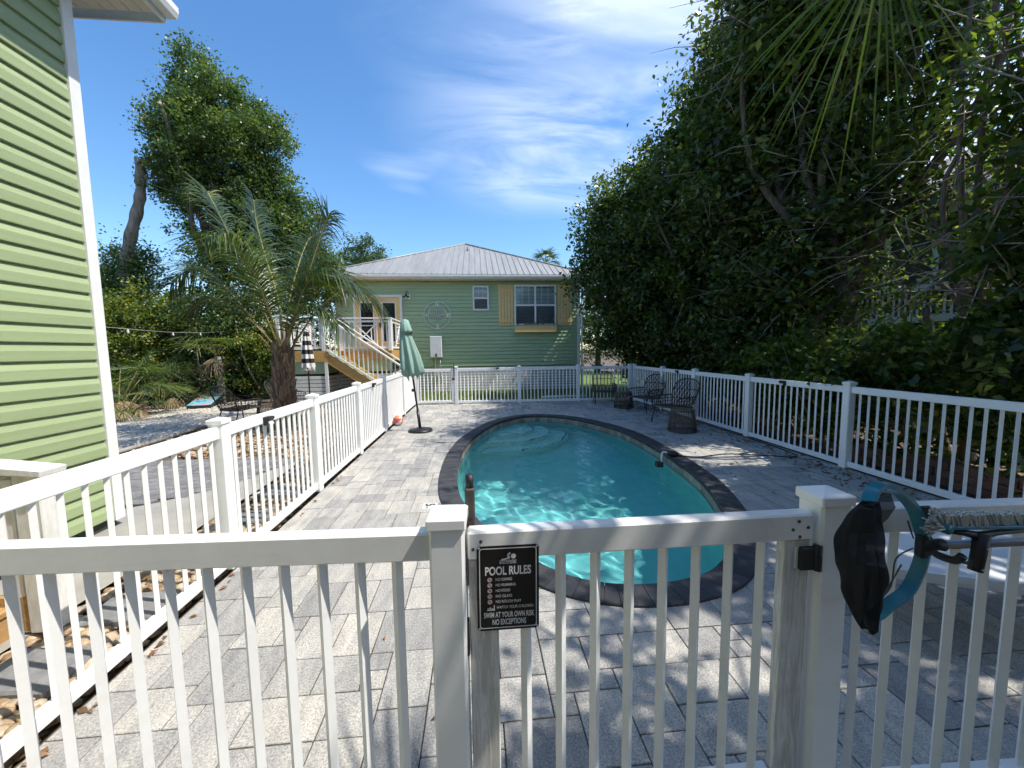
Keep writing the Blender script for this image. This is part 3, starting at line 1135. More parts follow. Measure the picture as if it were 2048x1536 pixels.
def rail_mesh(L, tall, mat):
    k = (round(L, 3), tall, mat)
    if k not in _rail:
        me = MB().bbox((0, 0, 0), (L, 0.052, tall), 0.006).mesh('rail')
        me.materials.append(MATS[mat])
        _rail[k] = me
    return _rail[k]


def add_post(parent, x, y=0.0):
    p = link('post', post_me, None, parent, (x, y, rnd.uniform(-.006, .004)), (rnd.uniform(-.006, .006), rnd.uniform(-.006, .006), rnd.uniform(-.02, .02)))
    link('post_cap', cap_me, None, p)
    return p


def bay(parent, x0, x1, mat='vinyl', step=0.113, y=0.0):
    L = x1 - x0
    link('top_rail', rail_mesh(L, 0.089, mat), None, parent, ((x0 + x1) / 2, y, 1.11 - 0.0445 + rnd.uniform(-.003, .003)), (0, rnd.uniform(-.002, .002), 0))
    link('bottom_rail', rail_mesh(L, 0.070, mat), None, parent, ((x0 + x1) / 2, y, 0.065))
    n = int(L / step)
    s0 = (L - (n - 1) * step) / 2
    for i in range(n):
        link('picket', pick_me, None, parent, (x0 + s0 + i * step, y, 0), (0, 0, rnd.uniform(-.03, .03)))


def fence(name, label, p0, p1, posts, cat='fence', mat='vinyl', post_ends=True):
    a, b = Vector(p0), Vector(p1)
    t = thing(name, label, cat, (a.x, a.y, 0), math.atan2(b.y - a.y, b.x - a.x))
    for i, s in enumerate(posts):
        if s is not None and s >= 0:
            add_post(t, s)
    ps = [abs(s) if s is not None else 0 for s in posts]
    for u, w in zip(ps[:-1], ps[1:]):
        bay(t, u + POST_W / 2, w - POST_W / 2, mat)
    return t


# left run: posts at Y = 3.0 4.7 6.35 8.07 10.15 and the two corners
fence('pool_fence', 'white vinyl picket fence running back along the left side of the pool', (FX0, 1.235), (FX0, FY1), [0, 1.81, 3.46, 5.11, 6.84, 8.92, 10.765])
fence('pool_fence', 'white vinyl picket fence along the right side in front of the dark hedge', (FX1, FY1 - 0.25), (FX1, 1.0), [0, 1.87, 3.42, 5.18, 7.07, 8.85, 10.75])
fence('pool_fence', 'white vinyl picket fence across the back of the deck before the green house', (-0.66, FY1), (FX1 - 0.02, FY1 - 0.22), [0, 1.96, 3.81, 5.58 - 0.11])
fl = fence('pool_fence', 'white vinyl picket fence in the foreground left of the gate', (-0.098, 1.15), (-1.92, 1.235), [0, -1.79], mat='vinyl_dirty')
fr = fence('pool_fence', 'white vinyl picket fence in the foreground right of the gate holding the net and brush', (1.160, 1.155), (4.9, 1.0), [0, 1.85, 3.70], mat='vinyl_dirty')
# white screw heads on the gate post
sb = MB()
for z in (1.03, 0.985):
    sb.cyl((-0.035, -POST_W / 2 - 0.004, z), 0.006, 0.006, 10, axis=(0, 1, 0))
for z in (1.035, 0.99):
    MB().cyl((0.012, POST_W / 2 - 0.001, z), 0.0055, 0.005, 10, axis=(0, 1, 0)).build('screw', 'trim_white', fl)

# ------------------------------------------------------------------ front gate
gate = thing('pool_gate', 'white pool gate with weathered wooden stiles and the rules sign screwed on', 'gate', (-0.041, 1.15, 0))
GW = 1.128
link('top_rail', rail_mesh(GW, 0.089, 'vinyl_dirty'), None, gate, (GW / 2, -0.004, 1.105 - 0.0445))
link('bottom_rail', rail_mesh(GW - 0.19, 0.089, 'vinyl_dirty'), None, gate, (GW / 2, 0, 0.13))
for x in (0.046, GW - 0.046):
    MB().bbox((x, 0.0, 0.542), (0.090, 0.040, 0.945), 0.004).build('stile', 'painted_wood', gate)
for i in range(8):
    link('picket', pick_me, None, gate, (0.178 + 0.1128 * i, 0, 0), (0, 0, 0))
for (x, z) in ((0.040, 1.075), (0.016, 1.052), (GW - 0.055, 1.082), (GW - 0.075, 1.055), (GW - 0.022, 1.06), (GW - 0.05, 1.03)):
    MB().cyl((x, -0.032, z), 0.0052, 0.004, 10, axis=(0, 1, 0)).build('screw', 'dark_brown_plastic', gate)
lt = MB().bbox((0.008, 0.055, 1.02), (0.028, 0.03, 0.26), 0.004)
lt.build('latch_housing', 'dark_brown_plastic', gate)
MB().bbox((0.008, 0.055, 1.165), (0.031, 0.033, 0.10), 0.005).build('latch_cover', 'dark_brown_plastic', gate)
MB().cyl((0.008, 0.055, 1.21), 0.0125, 0.045, 14).build('latch_knob', 'black_plastic', gate)
MB().bbox((-0.006, -0.012, 0.76), (0.012, 0.03, 0.11), 0.002).build('latch_striker', 'black_plastic', gate)
hg = MB().bbox((GW - 0.005, -0.030, 0.955), (0.085, 0.018, 0.078), 0.006)
hg.cyl((GW + 0.012, -0.034, 0.915), 0.014, 0.085, 12)
hg.build('hinge', 'black_plastic', gate)
MB().bbox((GW - 0.046, -0.0215, 0.955), (0.02, 0.004, 0.072), 0.001).build('hinge_plate', 'trim_white', gate)


# ------------------------------------------------------------------ lettering
def text_poly(txt, bold=0.0):
    cu = bpy.data.curves.new('lettering', 'FONT')
    cu.body = txt
    cu.size = 1.0
    cu.offset = bold
    cu.fill_mode = 'FRONT'
    cu.resolution_u = 4
    ob = bpy.data.objects.new('lettering', cu)
    C.objects.link(ob)
    dg = bpy.context.evaluated_depsgraph_get()
    ev = ob.evaluated_get(dg)
    me = ev.to_mesh()
    v = [tuple(x.co) for x in me.vertices]
    f = [tuple(p.vertices) for p in me.polygons]
    ev.to_mesh_clear()
    bpy.data.objects.remove(ob)
    bpy.data.curves.remove(cu)
    return v, f


def fit_text(txt, x0, x1, z0, z1, y, bold=0.0):
    """flat lettering standing in the XZ plane, facing -Y"""
    v, f = text_poly(txt, bold)
    xs = [p[0] for p in v]
    ys = [p[1] for p in v]
    ax, bx = min(xs), max(xs)
    ay, by = min(ys), max(ys)
    return [(x0 + (p[0] - ax) / (bx - ax) * (x1 - x0), y, z0 + (p[1] - ay) / (by - ay) * (z1 - z0)) for p in v], f


# ------------------------------------------------------------------ pool rules sign
SW, SH = 0.190, 0.268
sign = thing('pool_rules_sign', 'black metal pool rules sign with white lettering on the gate', 'sign', (-0.016, 1.1145, 0.792))
sign.rotation_euler = (R(-1.0), R(0.4), 0)
K = 1 / 4020.0


def rrect(x0, z0, x1, z1, r, n=5):
    out = []
    for cx, cz, a0 in ((x1 - r, z0 + r, -90), (x1 - r, z1 - r, 0), (x0 + r, z1 - r, 90), (x0 + r, z0 + r, 180)):
        for i in range(n + 1):
            a = R(a0 + 90 * i / n)
            out.append((cx + r * math.cos(a), cz + r * math.sin(a)))
    return out


def plate(prof, y0, y1):
    n_ = len(prof)
    b = MB()
    b.add([(x, y0, z) for x, z in prof] + [(x, y1, z) for x, z in prof], [tuple(range(n_)), tuple(range(n_, 2 * n_))[::-1]] + [(i, n_ + i, n_ + (i + 1) % n_, (i + 1) % n_) for i in range(n_)])
    return b


plate(rrect(0, 0, SW, SH, 0.010), 0, 0.0025).build('panel', 'sign_black', sign)
a_, b_ = rrect(.007, .007, SW - .007, SH - .007, .009), rrect(.0098, .0098, SW - .0098, SH - .0098, .0075)
n_ = len(a_)
MB().add([(x, -.0006, z) for x, z in a_] + [(x, -.0006, z) for x, z in b_], [(i, (i + 1) % n_, n_ + (i + 1) % n_, n_ + i) for i in range(n_)]).build('border', 'sign_white', sign)


def uv(u, v):
    return (u * K, SH - v * K)


def sign_text(txt, u0, u1, v0, v1, bold=0.0):
    x0, z1 = uv(u0, v0)
    x1, z0 = uv(u1, v1)
    v, f = fit_text(txt, x0, x1, z0, z1, -.0006, bold)
    MB().add(v, f).build('lettering', 'sign_white', sign)


sign_text('POOL RULES', 100, 665, 260, 372, 0.028)
for i, (t, u1) in enumerate((('NO DIVING', 428), ('NO RUNNING', 472), ('NO FOOD', 405), ('NO GLASS', 430), ('NO ROUGH PLAY', 542))):
    v0 = 408 + i * 70.5
    sign_text(t, 228, u1, v0, v0 + 36, 0.006)
sign_text('WATCH YOUR CHILDREN', 234, 690, 764, 800, 0.006)
sign_text('SWIM AT YOUR OWN RISK', 80, 704, 842, 914, 0.022)
sign_text('NO EXCEPTIONS', 184, 602, 934, 1008, 0.022)


def disc(b, u, v, r, n=20, y=-.0006, r0=0.0):
    ring = [(*uv(u + r * math.cos(2 * math.pi * i / n), v - r * math.sin(2 * math.pi * i / n)),) for i in range(n)]
    if r0:
        ring2 = [(*uv(u + r0 * math.cos(2 * math.pi * i / n), v - r0 * math.sin(2 * math.pi * i / n)),) for i in range(n)]
        b.add([(x, y, z) for x, z in ring] + [(x, y, z) for x, z in ring2], [(i, (i + 1) % n, n + (i + 1) % n, n + i) for i in range(n)])
    else:
        b.add([(x, y, z) for x, z in ring], [tuple(range(n))])


def stroke(b, pts, w, y=-.0006):
    for (p, q) in zip(pts[:-1], pts[1:]):
        d = Vector((q[0] - p[0], q[1] - p[1]))
        nn = Vector((-d.y, d.x)).normalized() * w / 2
        vs = [(p[0] + nn.x, p[1] + nn.y), (p[0] - nn.x, p[1] - nn.y), (q[0] - nn.x, q[1] - nn.y), (q[0] + nn.x, q[1] + nn.y)]
        b.add([(uv(*c)[0], y, uv(*c)[1]) for c in vs], [(0, 1, 2, 3)])


sw = MB()
disc(sw, 448, 138, 31)
stroke(sw, [(410, 92), (378, 125), (402, 160)], 22)
stroke(sw, [(402, 158), (345, 172), (300, 178)], 18)
for k in range(3):
    stroke(sw, [(275 + 8 * i, 190 + 17 * k + 5 * math.sin(i * 1.15)) for i in range(27)], 6, -.0006)
sw.build('swimmer_emblem', 'sign_white', sign)
for i in range(5):
    v_ = 426 + i * 70.5
    b = MB(); disc(b, 155, v_, 27); b.build('rule_symbol', 'sign_white', sign)
    b = MB(); disc(b, 155, v_, 34, 20, -.0009, 27); b.build('symbol_ring', 'sign_red', sign)
    b = MB()
    stroke(b, [(138, v_ - 16), (172, v_ + 16)], 6, -.0009)
    stroke(b, [(150 + 6 * math.sin(i * 2), v_ - 14), (152, v_ + 6), (166, v_ + 10 * math.cos(i))], 7, -.0009)
    b.build('symbol_mark', 'sign_black', sign)
b = MB()
stroke(b, [(120, 812), (215, 812)], 15)
stroke(b, [(208, 805), (208, 750)], 10)
stroke(b, [(122, 796), (150, 790), (170, 797), (200, 790)], 7)
stroke(b, [(150, 790), (160, 775)], 8)
b.build('watch_symbol', 'sign_white', sign)
for (x, z) in ((.0065, .0065), (SW - .0065, .0065), (.0065, SH - .0065), (SW - .0065, SH - .0065)):
    MB().lathe([(0.0001, 0.0022), (0.0025, 0.0018), (0.0036, 0)], 12).build('screw', 'steel', sign, loc=(x, -.0003, z), rot=(R(90), 0, 0))


# ------------------------------------------------------------------ small solar lights on the rails
def solar(x, y, z, rz, label):
    t = thing('solar_light', label, 'fence light', (x, y, z), rz, 'solar lights on the fence rails')
    prof = [(-.001, 0, .03), (-.001, 0, -.045), (-.022, 0, -.045), (-.058, 0, .018), (-.050, 0, .030)]
    MB().extrude([(0, p[0], p[2]) for p in prof][::-1], (-.045, 0, 0), (.045, 0, 0)).build('housing', 'black_plastic', t)
    MB().box((0, -.041, -.0155), (.07, .004, .05), (R(-30), 0, 0)).build('lens', 'white_plastic', t)
    return t


# local -Y is the side that faces away from the rail
solar(FX0 + .027, 3.62, 1.05, R(90), 'black wedge solar light on the left fence rail nearest the camera')
solar(FX0 + .027, 7.20, 1.05, R(90), 'black wedge solar light far along the left fence rail')
solar(FX1 - .027, 5.75, 1.07, R(-90), 'black wedge solar light on the right fence rail in the middle bay')
solar(FX1 - .027, 9.05, 1.07, R(-90), 'black wedge solar light on the right fence rail behind the middle chair')
solar(0.62, 11.92, 1.08, 0, 'black wedge solar light on the back fence rail before the green house')
solar(-1.02, 1.225, 1.035, R(180 - 2.7), 'black solar light under the foreground rail left of the gate')

# ------------------------------------------------------------------ leaf net, brush and their hooks on the front right rail
net = thing('pool_leaf_net', 'teal framed pool leaf net with black mesh bag hanging on the fence rail', 'pool net', (1.16, 1.0, 0.84))
hoop = spline([(-.045, -.02, .345), (-.01, .0, .385), (.055, .03, .388), (.14, .05, .35), (.205, .055, .285), (.235, .05, .20)], 6)
hoop2 = spline([(.238, .05, .150), (.225, .05, .095), (.185, .045, .03), (.11, .035, -.005), (.045, .015, -.018), (-.005, .0, .0)], 6)


def band(path, w, th):
    """flat bent strip: wide across the view, thin through"""
    b = MB()
    P = [Vector(p) for p in path]
    cs = Vector((0.08, 0.15, 0.215))
    rings_ = []
    for i, p in enumerate(P):
        t = (P[min(i + 1, len(P) - 1)] - P[max(i - 1, 0)]).normalized()
        a = Vector((0.35, -1, 0.0)).normalized()
        a = (a - t * a.dot(t)).normalized()
        nrm = t.cross(a)
        rings_.append([p + a * w / 2 + nrm * th / 2, p + a * w / 2 - nrm * th / 2, p - a * w / 2 - nrm * th / 2, p - a * w / 2 + nrm * th / 2])
    vs = [q for r in rings_ for q in r]
    fs = []
    for i in range(len(P) - 1):
        for k in range(4):
            fs.append((i * 4 + k, i * 4 + (k + 1) % 4, (i + 1) * 4 + (k + 1) % 4, (i + 1) * 4 + k))
    fs += [(0, 1, 2, 3), tuple(len(vs) - 4 + k for k in (3, 2, 1, 0))]
    return b.add(vs, fs)


band(hoop, .034, .013).build('hoop', 'net_teal', net)
band(hoop2, .034, .013).build('hoop', 'net_teal', net)
MB().tube([Vector(p) + Vector((.012, .016, 0)) for p in hoop], .005, 6).build('frame_tube', 'aluminium', net)
MB().tube([Vector(p) + Vector((.012, .016, -.004)) for p in hoop2], .005, 6).build('frame_tube', 'aluminium', net)
# mesh bag: a slumped wrinkled sack
bg = MB()
prof_n, prof_m = 44, 40
vs, fs = [], []
for i in range(prof_n + 1):
    s = i / prof_n
    z = .365 - s * .385
    wd = .008 + .038 * math.sin(math.pi * min(1, s * 0.90 + .05)) ** 0.5
    dp = .004 + .05 * math.sin(math.pi * min(1, s * 0.9 + .05)) ** 0.8
    cx = -.058 - .036 * math.sin(math.pi * s) + .030 * s
    for k in range(prof_m):
        th = 2 * math.pi * k / prof_m
        wr = 1 + .26 * mnoise.noise((math.cos(th) * 1.7, math.sin(th) * 1.7, s * 6)) + .10 * mnoise.noise((math.cos(th) * 3.2, math.sin(th) * 3.2, s * 3)) + .10 * math.sin(th * 6 + s * 4) * math.sin(math.pi * s)
        vs.append((cx + wd * wr * math.cos(th), -.035 + dp * wr * math.sin(th), z + .012 * mnoise.noise((th, s * 3, 2))))
for i in range(prof_n):
    for k in range(prof_m):
        fs.append((i * prof_m + k, i * prof_m + (k + 1) % prof_m, (i + 1) * prof_m + (k + 1) % prof_m, (i + 1) * prof_m + k))
fs.append(tuple(range(prof_m)))
fs.append(tuple(prof_n * prof_m + k for k in range(prof_m))[::-1])
bg.add(vs, fs, True).build('mesh_bag', 'netting', net)
# loose flap of mesh stretched inside the top of the hoop, and the lip straps
fl_ = MB()
fl_.add([(-.03, -.02, .35), (.03, .01, .375), (.085, .03, .36), (.105, .03, .315), (.07, .02, .285), (.0, .0, .26)], [(0, 5, 4, 3, 2, 1)])
fl_.build('mesh_flap', 'netting', net)
st_ = MB()
for pts in ([(.195, .045, .172), (.12, .03, .15), (.06, -.01, .09), (-.01, -.03, .055)], [(.14, .03, .13), (.07, .0, .09), (.0, -.03, .06)], [(.12, .04, .065), (.06, .01, .04), (.0, -.03, .03)], [(.20, .05, .20), (.185, .05, .235), (.175, .05, .26)]):
    st_.tube(spline(pts, 5), .0022, 5)
st_.build('cord', 'black_plastic', net)
hd = MB().tube([(.235, .05, .175), (.265, .04, .182), (.285, .035, .182)], [.02, .017, .019], 12)
hd.bbox((.236, .05, .175), (.035, .03, .075), .006)
hd.build('handle_socket', 'black_plastic', net)
MB().tube([(.285, .035, .182), (.9, .02, .178), (1.9, .0, .17)], .0135, 12).build('pole', 'aluminium', net)

brush = thing('pool_brush', 'teal pool wall brush with pale bristles resting on the fence rail', 'pool brush', (1.42, 1.02, 1.085))
MB().bbox((.17, .0, -.002), (.34, .030, .011), .004, (0, R(2.5), 0)).build('brush_back', 'net_teal', brush)
MB().cyl((-.002, .018, 0.004), .0165, .036, 14, axis=(0, -1, 0)).build('brush_end', 'net_teal', brush)
rg = random.Random(2)
tu = MB()
for i in range(330):
    u = rg.random()
    if u < .18:
        a = R(rg.uniform(95, 210))
        d = Vector((math.cos(a), rg.uniform(-.3, .25), math.sin(a) * .9))
        p = Vector((0.0, rg.uniform(-.012, .012), .004))
        L = .058
    else:
        p = Vector((rg.uniform(.0, .34), rg.uniform(-.012, .012), .004))
        p.z -= p.x * .045
        d = Vector((-.35 + rg.uniform(-.1, .1), rg.uniform(-.1, .3), 1.0))
        L = .046
    tu.tube([p, p + d.normalized() * L * rg.uniform(.9, 1.05)], [.0022, .0030], 4, True, False)
tu.build('bristles', 'bristle', brush)
hb = MB().tube([(.02, .0, -.012), (.075, -.002, -.018), (.12, -.004, -.030), (.18, -.002, -.024), (.34, 0, -.02)], [.006, .010, .014, .009, .007], 8)
hb.build('yoke', 'black_plastic', brush)
MB().tube([(.125, -.008, -.02), (.115, -.012, -.075), (.105, -.014, -.135)], [.020, .018, .0175], 14).build('handle_socket', 'black_plastic', brush)
for z in (-.06, -.125):
    MB().cyl((.128 + z * .18, -.034, z), .0035, .006, 8, axis=(0, 1, 0)).build('spring_pin', 'steel', brush)

for i, (hx, lab) in enumerate(((1.475, 'black pole hook clipped on the front rail under the brush'), (2.35, 'black pole hook clipped on the front rail at the far right'))):
    hk = thing('pole_hook', lab, 'hook', (hx, 1.10, 1.02), 0, 'hooks for the pool pole')
    h_ = MB().bbox((0, .012, .03), (.035, .012, .13), .003)
    h_.build('clip', 'black_plastic', hk)
    h_ = MB().tube(spline([(0, .005, -.03), (0, -.03, -.05), (0, -.075, -.045), (0, -.095, -.02)], 5), .012, 8)
    h_.build('arm', 'black_plastic', hk)
    h_ = MB().tube([(0.0, -.03, -.045), (.05, -.05, -.062), (.085, -.06, -.072)], .006, 6)
    h_.build('tie', 'black_plastic', hk)

# ------------------------------------------------------------------ white low table by the front right corner
tb = thing('poolside_table', 'white plastic low table just behind the front right fence', 'table', (2.75, 2.0, 0))
prof = rrect(-.55, -.38, .75, .36, .06)
MB().prism(prof, .405, .44).build('table_top', 'white_plastic', tb)
a_ = rrect(-.53, -.36, .73, .34, .05)
MB().prism(a_, .375, .4045).build('apron', 'white_plastic', tb)
for (sx, sy) in ((-1, -1), (-1, 1), (1, -1), (1, 1)):
    top = Vector((.1 + sx * .50, sy * .26, .376))
    ft = Vector((.1 + sx * .56, sy * .30, 0.012))
    MB().tube([top, top.lerp(ft, .5), ft], [.035, .026, .024], 8).build('leg', 'white_plastic', tb)
tb.rotation_euler = (0, 0, R(-22))

# ------------------------------------------------------------------ depth markers let into the deck
def marker(x, y, label):
    t = thing('depth_marker', label, 'depth marker', (x, y, 0.0), R(-90), 'depth marker tiles')
    MB().bbox((0, 0, .003), (.15, .15, .008), .002).build('tile', 'white_plastic', t)
    v, f = text_poly('5', .035)
    xs = [p[0] for p in v]; ys = [p[1] for p in v]
    q = [(-.055 + (p[0] - min(xs)) / (max(xs) - min(xs)) * .062, -.052 + (p[1] - min(ys)) / (max(ys) - min(ys)) * .105, .0082) for p in v]
    MB().add(q, f).build('numeral', 'sign_black', t)
    v, f = text_poly('FT', .02)
    xs = [p[0] for p in v]; ys = [p[1] for p in v]
    q = [(.022 + (p[0] - min(xs)) / (max(xs) - min(xs)) * .042, -.052 + (p[1] - min(ys)) / (max(ys) - min(ys)) * .035, .0082) for p in v]
    MB().add(q, f).build('unit_lettering', 'sign_black', t)


marker(-.535, 4.04, 'white five foot depth tile by the near left coping')

# ------------------------------------------------------------------ closed teal umbrella
um = thing('patio_umbrella', 'closed teal patio umbrella leaning on a black pole in a round base', 'umbrella', (-1.20, 8.0, 0))
MB().lathe([(0.0001, 0), (.245, 0), (.25, .02), (.235, .045), (.09, .062), (.045, .075), (.0001, .075)], 36).build('base', 'black_metal', um)
ax = Vector((-.105, 0, 1)).normalized()
ln = 2.30
MB().tube([ax * .06, ax * .42], [.030, .030], 14).build('base_sleeve', 'black_metal', um)
MB().tube([ax * .06, ax * ln], .020, 12).build('pole', 'black_metal', um)
MB().bbox(ax * .86 + Vector((-.03, -.01, 0)), (.06, .05, .06), .01).build('crank', 'black_plastic', um)
kn = MB().cyl(ax * .45, .026, .03, 10)
kn.build('knob', 'black_plastic', um)
rot = ax.to_track_quat('Z', 'Y').to_matrix()


def canopy(prof, lobes, depth, n=96, ph=0.0, sway=.03):
    b = MB()

    def fn(th, z):
        k = max(0.0, min(1.0, (ln - z) / 1.2))
        return 1 + depth * k * math.cos(lobes * th + ph + 1.2 * math.sin(z * 3)) + .06 * k * math.sin(3 * th + z * 2) + .10 * k * mnoise.noise((math.cos(th) * 3, math.sin(th) * 3, z * 4))
    b.lathe(prof, n, (0, 0, 0), True, fn)
    b.v = [tuple(rot @ Vector(v) + Vector((sway * math.sin(v[2] * 2.2), 0, 0))) for v in b.v]
    return b


prof = [(.012, ln), (.05, ln - .02), (.085, ln - .16), (.105, ln - .30), (.14, ln - .5), (.175, ln - .75), (.190, ln - .95), (.185, ln - 1.08), (.15, ln - 1.14), (.145, ln - 1.12), (.09, ln - 1.0)]
canopy(prof, 8, .30, 128).build('canopy', 'canopy_teal', um)
canopy([(.014, ln + .01), (.07, ln - .02), (.115, ln - .22), (.125, ln - .285), (.118, ln - .28)], 8, .26, 96, .6, .0).build('vent_flap', 'canopy_teal', um)
# loose pointed hem tips
for k in range(8):
    th = 2 * math.pi * k / 8 + .2
    p = Vector((.15 * math.cos(th), .15 * math.sin(th), ln - 1.1))
    q = [p + Vector((-.05 * math.sin(th), .05 * math.cos(th), 0)), p + Vector((.05 * math.sin(th), -.05 * math.cos(th), 0)), p + Vector((-.035 * math.cos(th), -.035 * math.sin(th), -.13 - .05 * ((k * 7) % 3) / 3))]
    MB().add([rot @ v for v in q], [(0, 1, 2)]).build('hem_tip', 'canopy_teal', um)
MB().cyl(ax * (ln - .01), .014, .05, 10, .004).build('finial', 'black_metal', um)

# ------------------------------------------------------------------ beach ball
ball = thing('beach_ball', 'small red white and orange ball against the left fence', 'ball', (-1.79, 8.72, 0.115))
for k in range(6):
    b = MB()
    vs, fs = [], []
    for i in range(13):
        for j in range(5):
            ph = math.pi * i / 12
            th = 2 * math.pi * (k + j / 4) / 6
            vs.append((.115 * math.sin(ph) * math.cos(th), .115 * math.sin(ph) * math.sin(th), .115 * math.cos(ph)))
    for i in range(12):
        for j in range(4):
            fs.append((i * 5 + j, (i + 1) * 5 + j, (i + 1) * 5 + j + 1, i * 5 + j + 1))
    b.add(vs, fs, True).build('panel', ['ball_red', 'ball_white', 'ball_orange'][k % 3], ball)
ball.rotation_euler = (R(70), R(25), R(40))


# ------------------------------------------------------------------ rattan chairs and drum tables
def rattan_chair(name, label, group):
    t = thing(name, label, 'chair', (0, 0, 0), 0, group)
    for sx in (-1, 1):
        MB().tube([(sx * .26, -.30, .36), (sx * .30, -.36, .0)], .013, 8).build('leg', 'black_metal', t)
        MB().tube([(sx * .25, .22, .36), (sx * .28, .34, .0)], .013, 8).build('leg', 'black_metal', t)
    # seat: rim and slats
    rim = spline([(-.30, -.33, .38), (.30, -.33, .38), (.31, .0, .365), (.27, .25, .35), (-.27, .25, .35), (-.31, .0, .365)], 6, True)
    b = MB().tube(rim, .016, 6, closed=True)
    b.build('seat_rim', 'rattan_dark', t)
    b = MB()
    for i in range(19):
        x = -.28 + i * .56 / 18
        b.tube([(x, -.33, .38), (x, .25, .355)], .009, 5)
    for y in (-.2, -.05, .1):
        b.tube([(-.3, y, .372), (.3, y, .372)], .008, 5)
    b.build('seat_weave', 'rattan_dark', t)['kind'] = 'stuff'
    # back: rounded arch leaning back
    arch = spline([(-.25, .24, .36), (-.31, .33, .60), (-.30, .43, .82), (-.17, .485, .93), (.0, .495, .945), (.17, .485, .93), (.30, .43, .82), (.31, .33, .60), (.25, .24, .36)], 6)
    MB().tube(arch, .015, 7).build('back_frame', 'rattan_dark', t)
    b = MB()
    for i in range(15):
        u = -.27 + i * .54 / 14
        zt = .93 - .13 * max(0, (abs(u) - .14) / .13) ** 1.5
        b.tube([(u * .9, .24, .36), (u, .34, .60), (u, .485 - (.945 - zt) * .45, zt)], .0065, 5)
    for z, y in ((.52, .30), (.72, .385)):
        b.tube([(-.30, y, z), (.30, y, z)], .009, 5)
    b.build('back_weave', 'rattan_dark', t)['kind'] = 'stuff'
    for sx in (-1, 1):
        ar = spline([(sx * .30, .33, .58), (sx * .335, .05, .585), (sx * .335, -.22, .58), (sx * .325, -.32, .53), (sx * .31, -.33, .40)], 5)
        MB().tube(ar, .015, 7).build('armrest', 'rattan_dark', t)
        b = MB()
        for i in range(7):
            y = -.27 + i * .55 / 6
            b.tube([(sx * .33, y, .58), (sx * .305, y * .9, .37)], .0065, 5)
        for z in (.44, .51):
            b.tube([(sx * .325, -.31, z), (sx * .318, .30, z)], .0065, 5)
        b.build('arm_weave', 'rattan_dark', t)['kind'] = 'stuff'
    return t


ch = rattan_chair('rattan_chair', 'dark rattan armchair at the back fence, farthest from the camera', 'rattan chairs on the deck')
ch.location, ch.rotation_euler = (3.82, 11.35, 0), (0, 0, R(-12))
spots = [((4.42, 9.75), -62, 'dark rattan armchair in the middle by the right fence, between two drum tables', 'rattan chairs on the deck'),
         ((4.32, 8.1), -66, 'dark rattan armchair by the right fence nearest the camera, behind the drum table', 'rattan chairs on the deck'),
         ((-5.75, 9.75), 160, 'dark rattan armchair on the left gravel with its back to the fence', 'rattan chairs on the gravel'),
         ((-5.3, 11.2), 75, 'dark rattan armchair on the left gravel half hidden by the palm trunk', 'rattan chairs on the gravel')]
for (x, y), a, lab, grp in spots:
    c = copy_tree(ch)
    c.location, c.rotation_euler = (x, y, -0.03 if x < -2 else 0), (0, 0, R(a))
    tag(c, lab, 'chair', grp)


def drum_table(label, loc, group):
    t = thing('drum_table', label, 'side table', loc, 0, group)
    MB().lathe([(0.0001, .452), (.215, .452), (.222, .446), (.222, .425), (.0001, .425)], 32).build('table_top', 'rattan', t)
    b = MB()
    for i in range(44):
        th = 2 * math.pi * i / 44
        c, s = math.cos(th), math.sin(th)
        b.tube([(.262 * c, .262 * s, .015), (.245 * c, .245 * s, .2), (.205 * c, .205 * s, .43)], .0085, 5)
    b.build('cane_wall', 'rattan', t)['kind'] = 'stuff'
    for r_, z in ((.265, .018), (.252, .12), (.21, .415)):
        MB().tube([(r_ * math.cos(2 * math.pi * i / 32), r_ * math.sin(2 * math.pi * i / 32), z) for i in range(32)], .012, 6, closed=True).build('hoop', 'rattan', t)
    return t


d1 = drum_table('brown cane drum side table in front of the nearest right chair', (4.02, 7.2, 0), 'cane drum tables')
for loc, lab in (((4.05, 10.35, 0), 'brown cane drum side table between the two farther chairs'), ((-5.5, 10.55, -.03), 'brown cane drum side table on the left gravel between two chairs')):
    c = copy_tree(d1)
    c.location = loc
    tag(c, lab, 'side table', 'cane drum tables')

# bean-bag toss board on the gravel
bb = thing('bean_bag_board', 'colourful painted bean bag toss board lying on the left gravel', 'game board', (-8.75, 13.2, -.03), R(14))
M_ = Euler((R(12), 0, 0)).to_matrix()
hl = [(.08 * math.cos(2 * math.pi * i / 20), .36 + .08 * math.sin(2 * math.pi * i / 20)) for i in range(20)]
tris = tessellate_polygon([[Vector((x, y, 0)) for x, y in [(-.31, -.61), (.31, -.61), (.31, .61), (-.31, .61)]], [Vector((x, y, 0)) for x, y in hl]])
pts = [(-.31, -.61), (.31, -.61), (.31, .61), (-.31, .61)] + hl
fs = []
for t_ in tris:
    a, b_, c = (Vector(pts[i]) for i in t_)
    fs.append(t_ if (b_ - a).cross(c - a) > 0 else t_[::-1])
MB().add([M_ @ Vector((x, y, .10)) + Vector((0, 0, .13)) for x, y in pts], fs).build('top', 'board_paint', bb)
for (c, d) in (((0, -.6, .05), (.62, .02, .09)), ((0, .6, .05), (.62, .02, .09)), ((-.30, 0, .05), (.02, 1.18, .09)), ((.30, 0, .05), (.02, 1.18, .09))):
    MB().box(M_ @ Vector(c) + Vector((0, 0, .13)), d, M_).build('frame_board', 'black_metal', bb)
for sx in (-1, 1):
    MB().box((sx * .27, .52, .10), (.04, .08, .22)).build('leg', 'black_metal', bb)

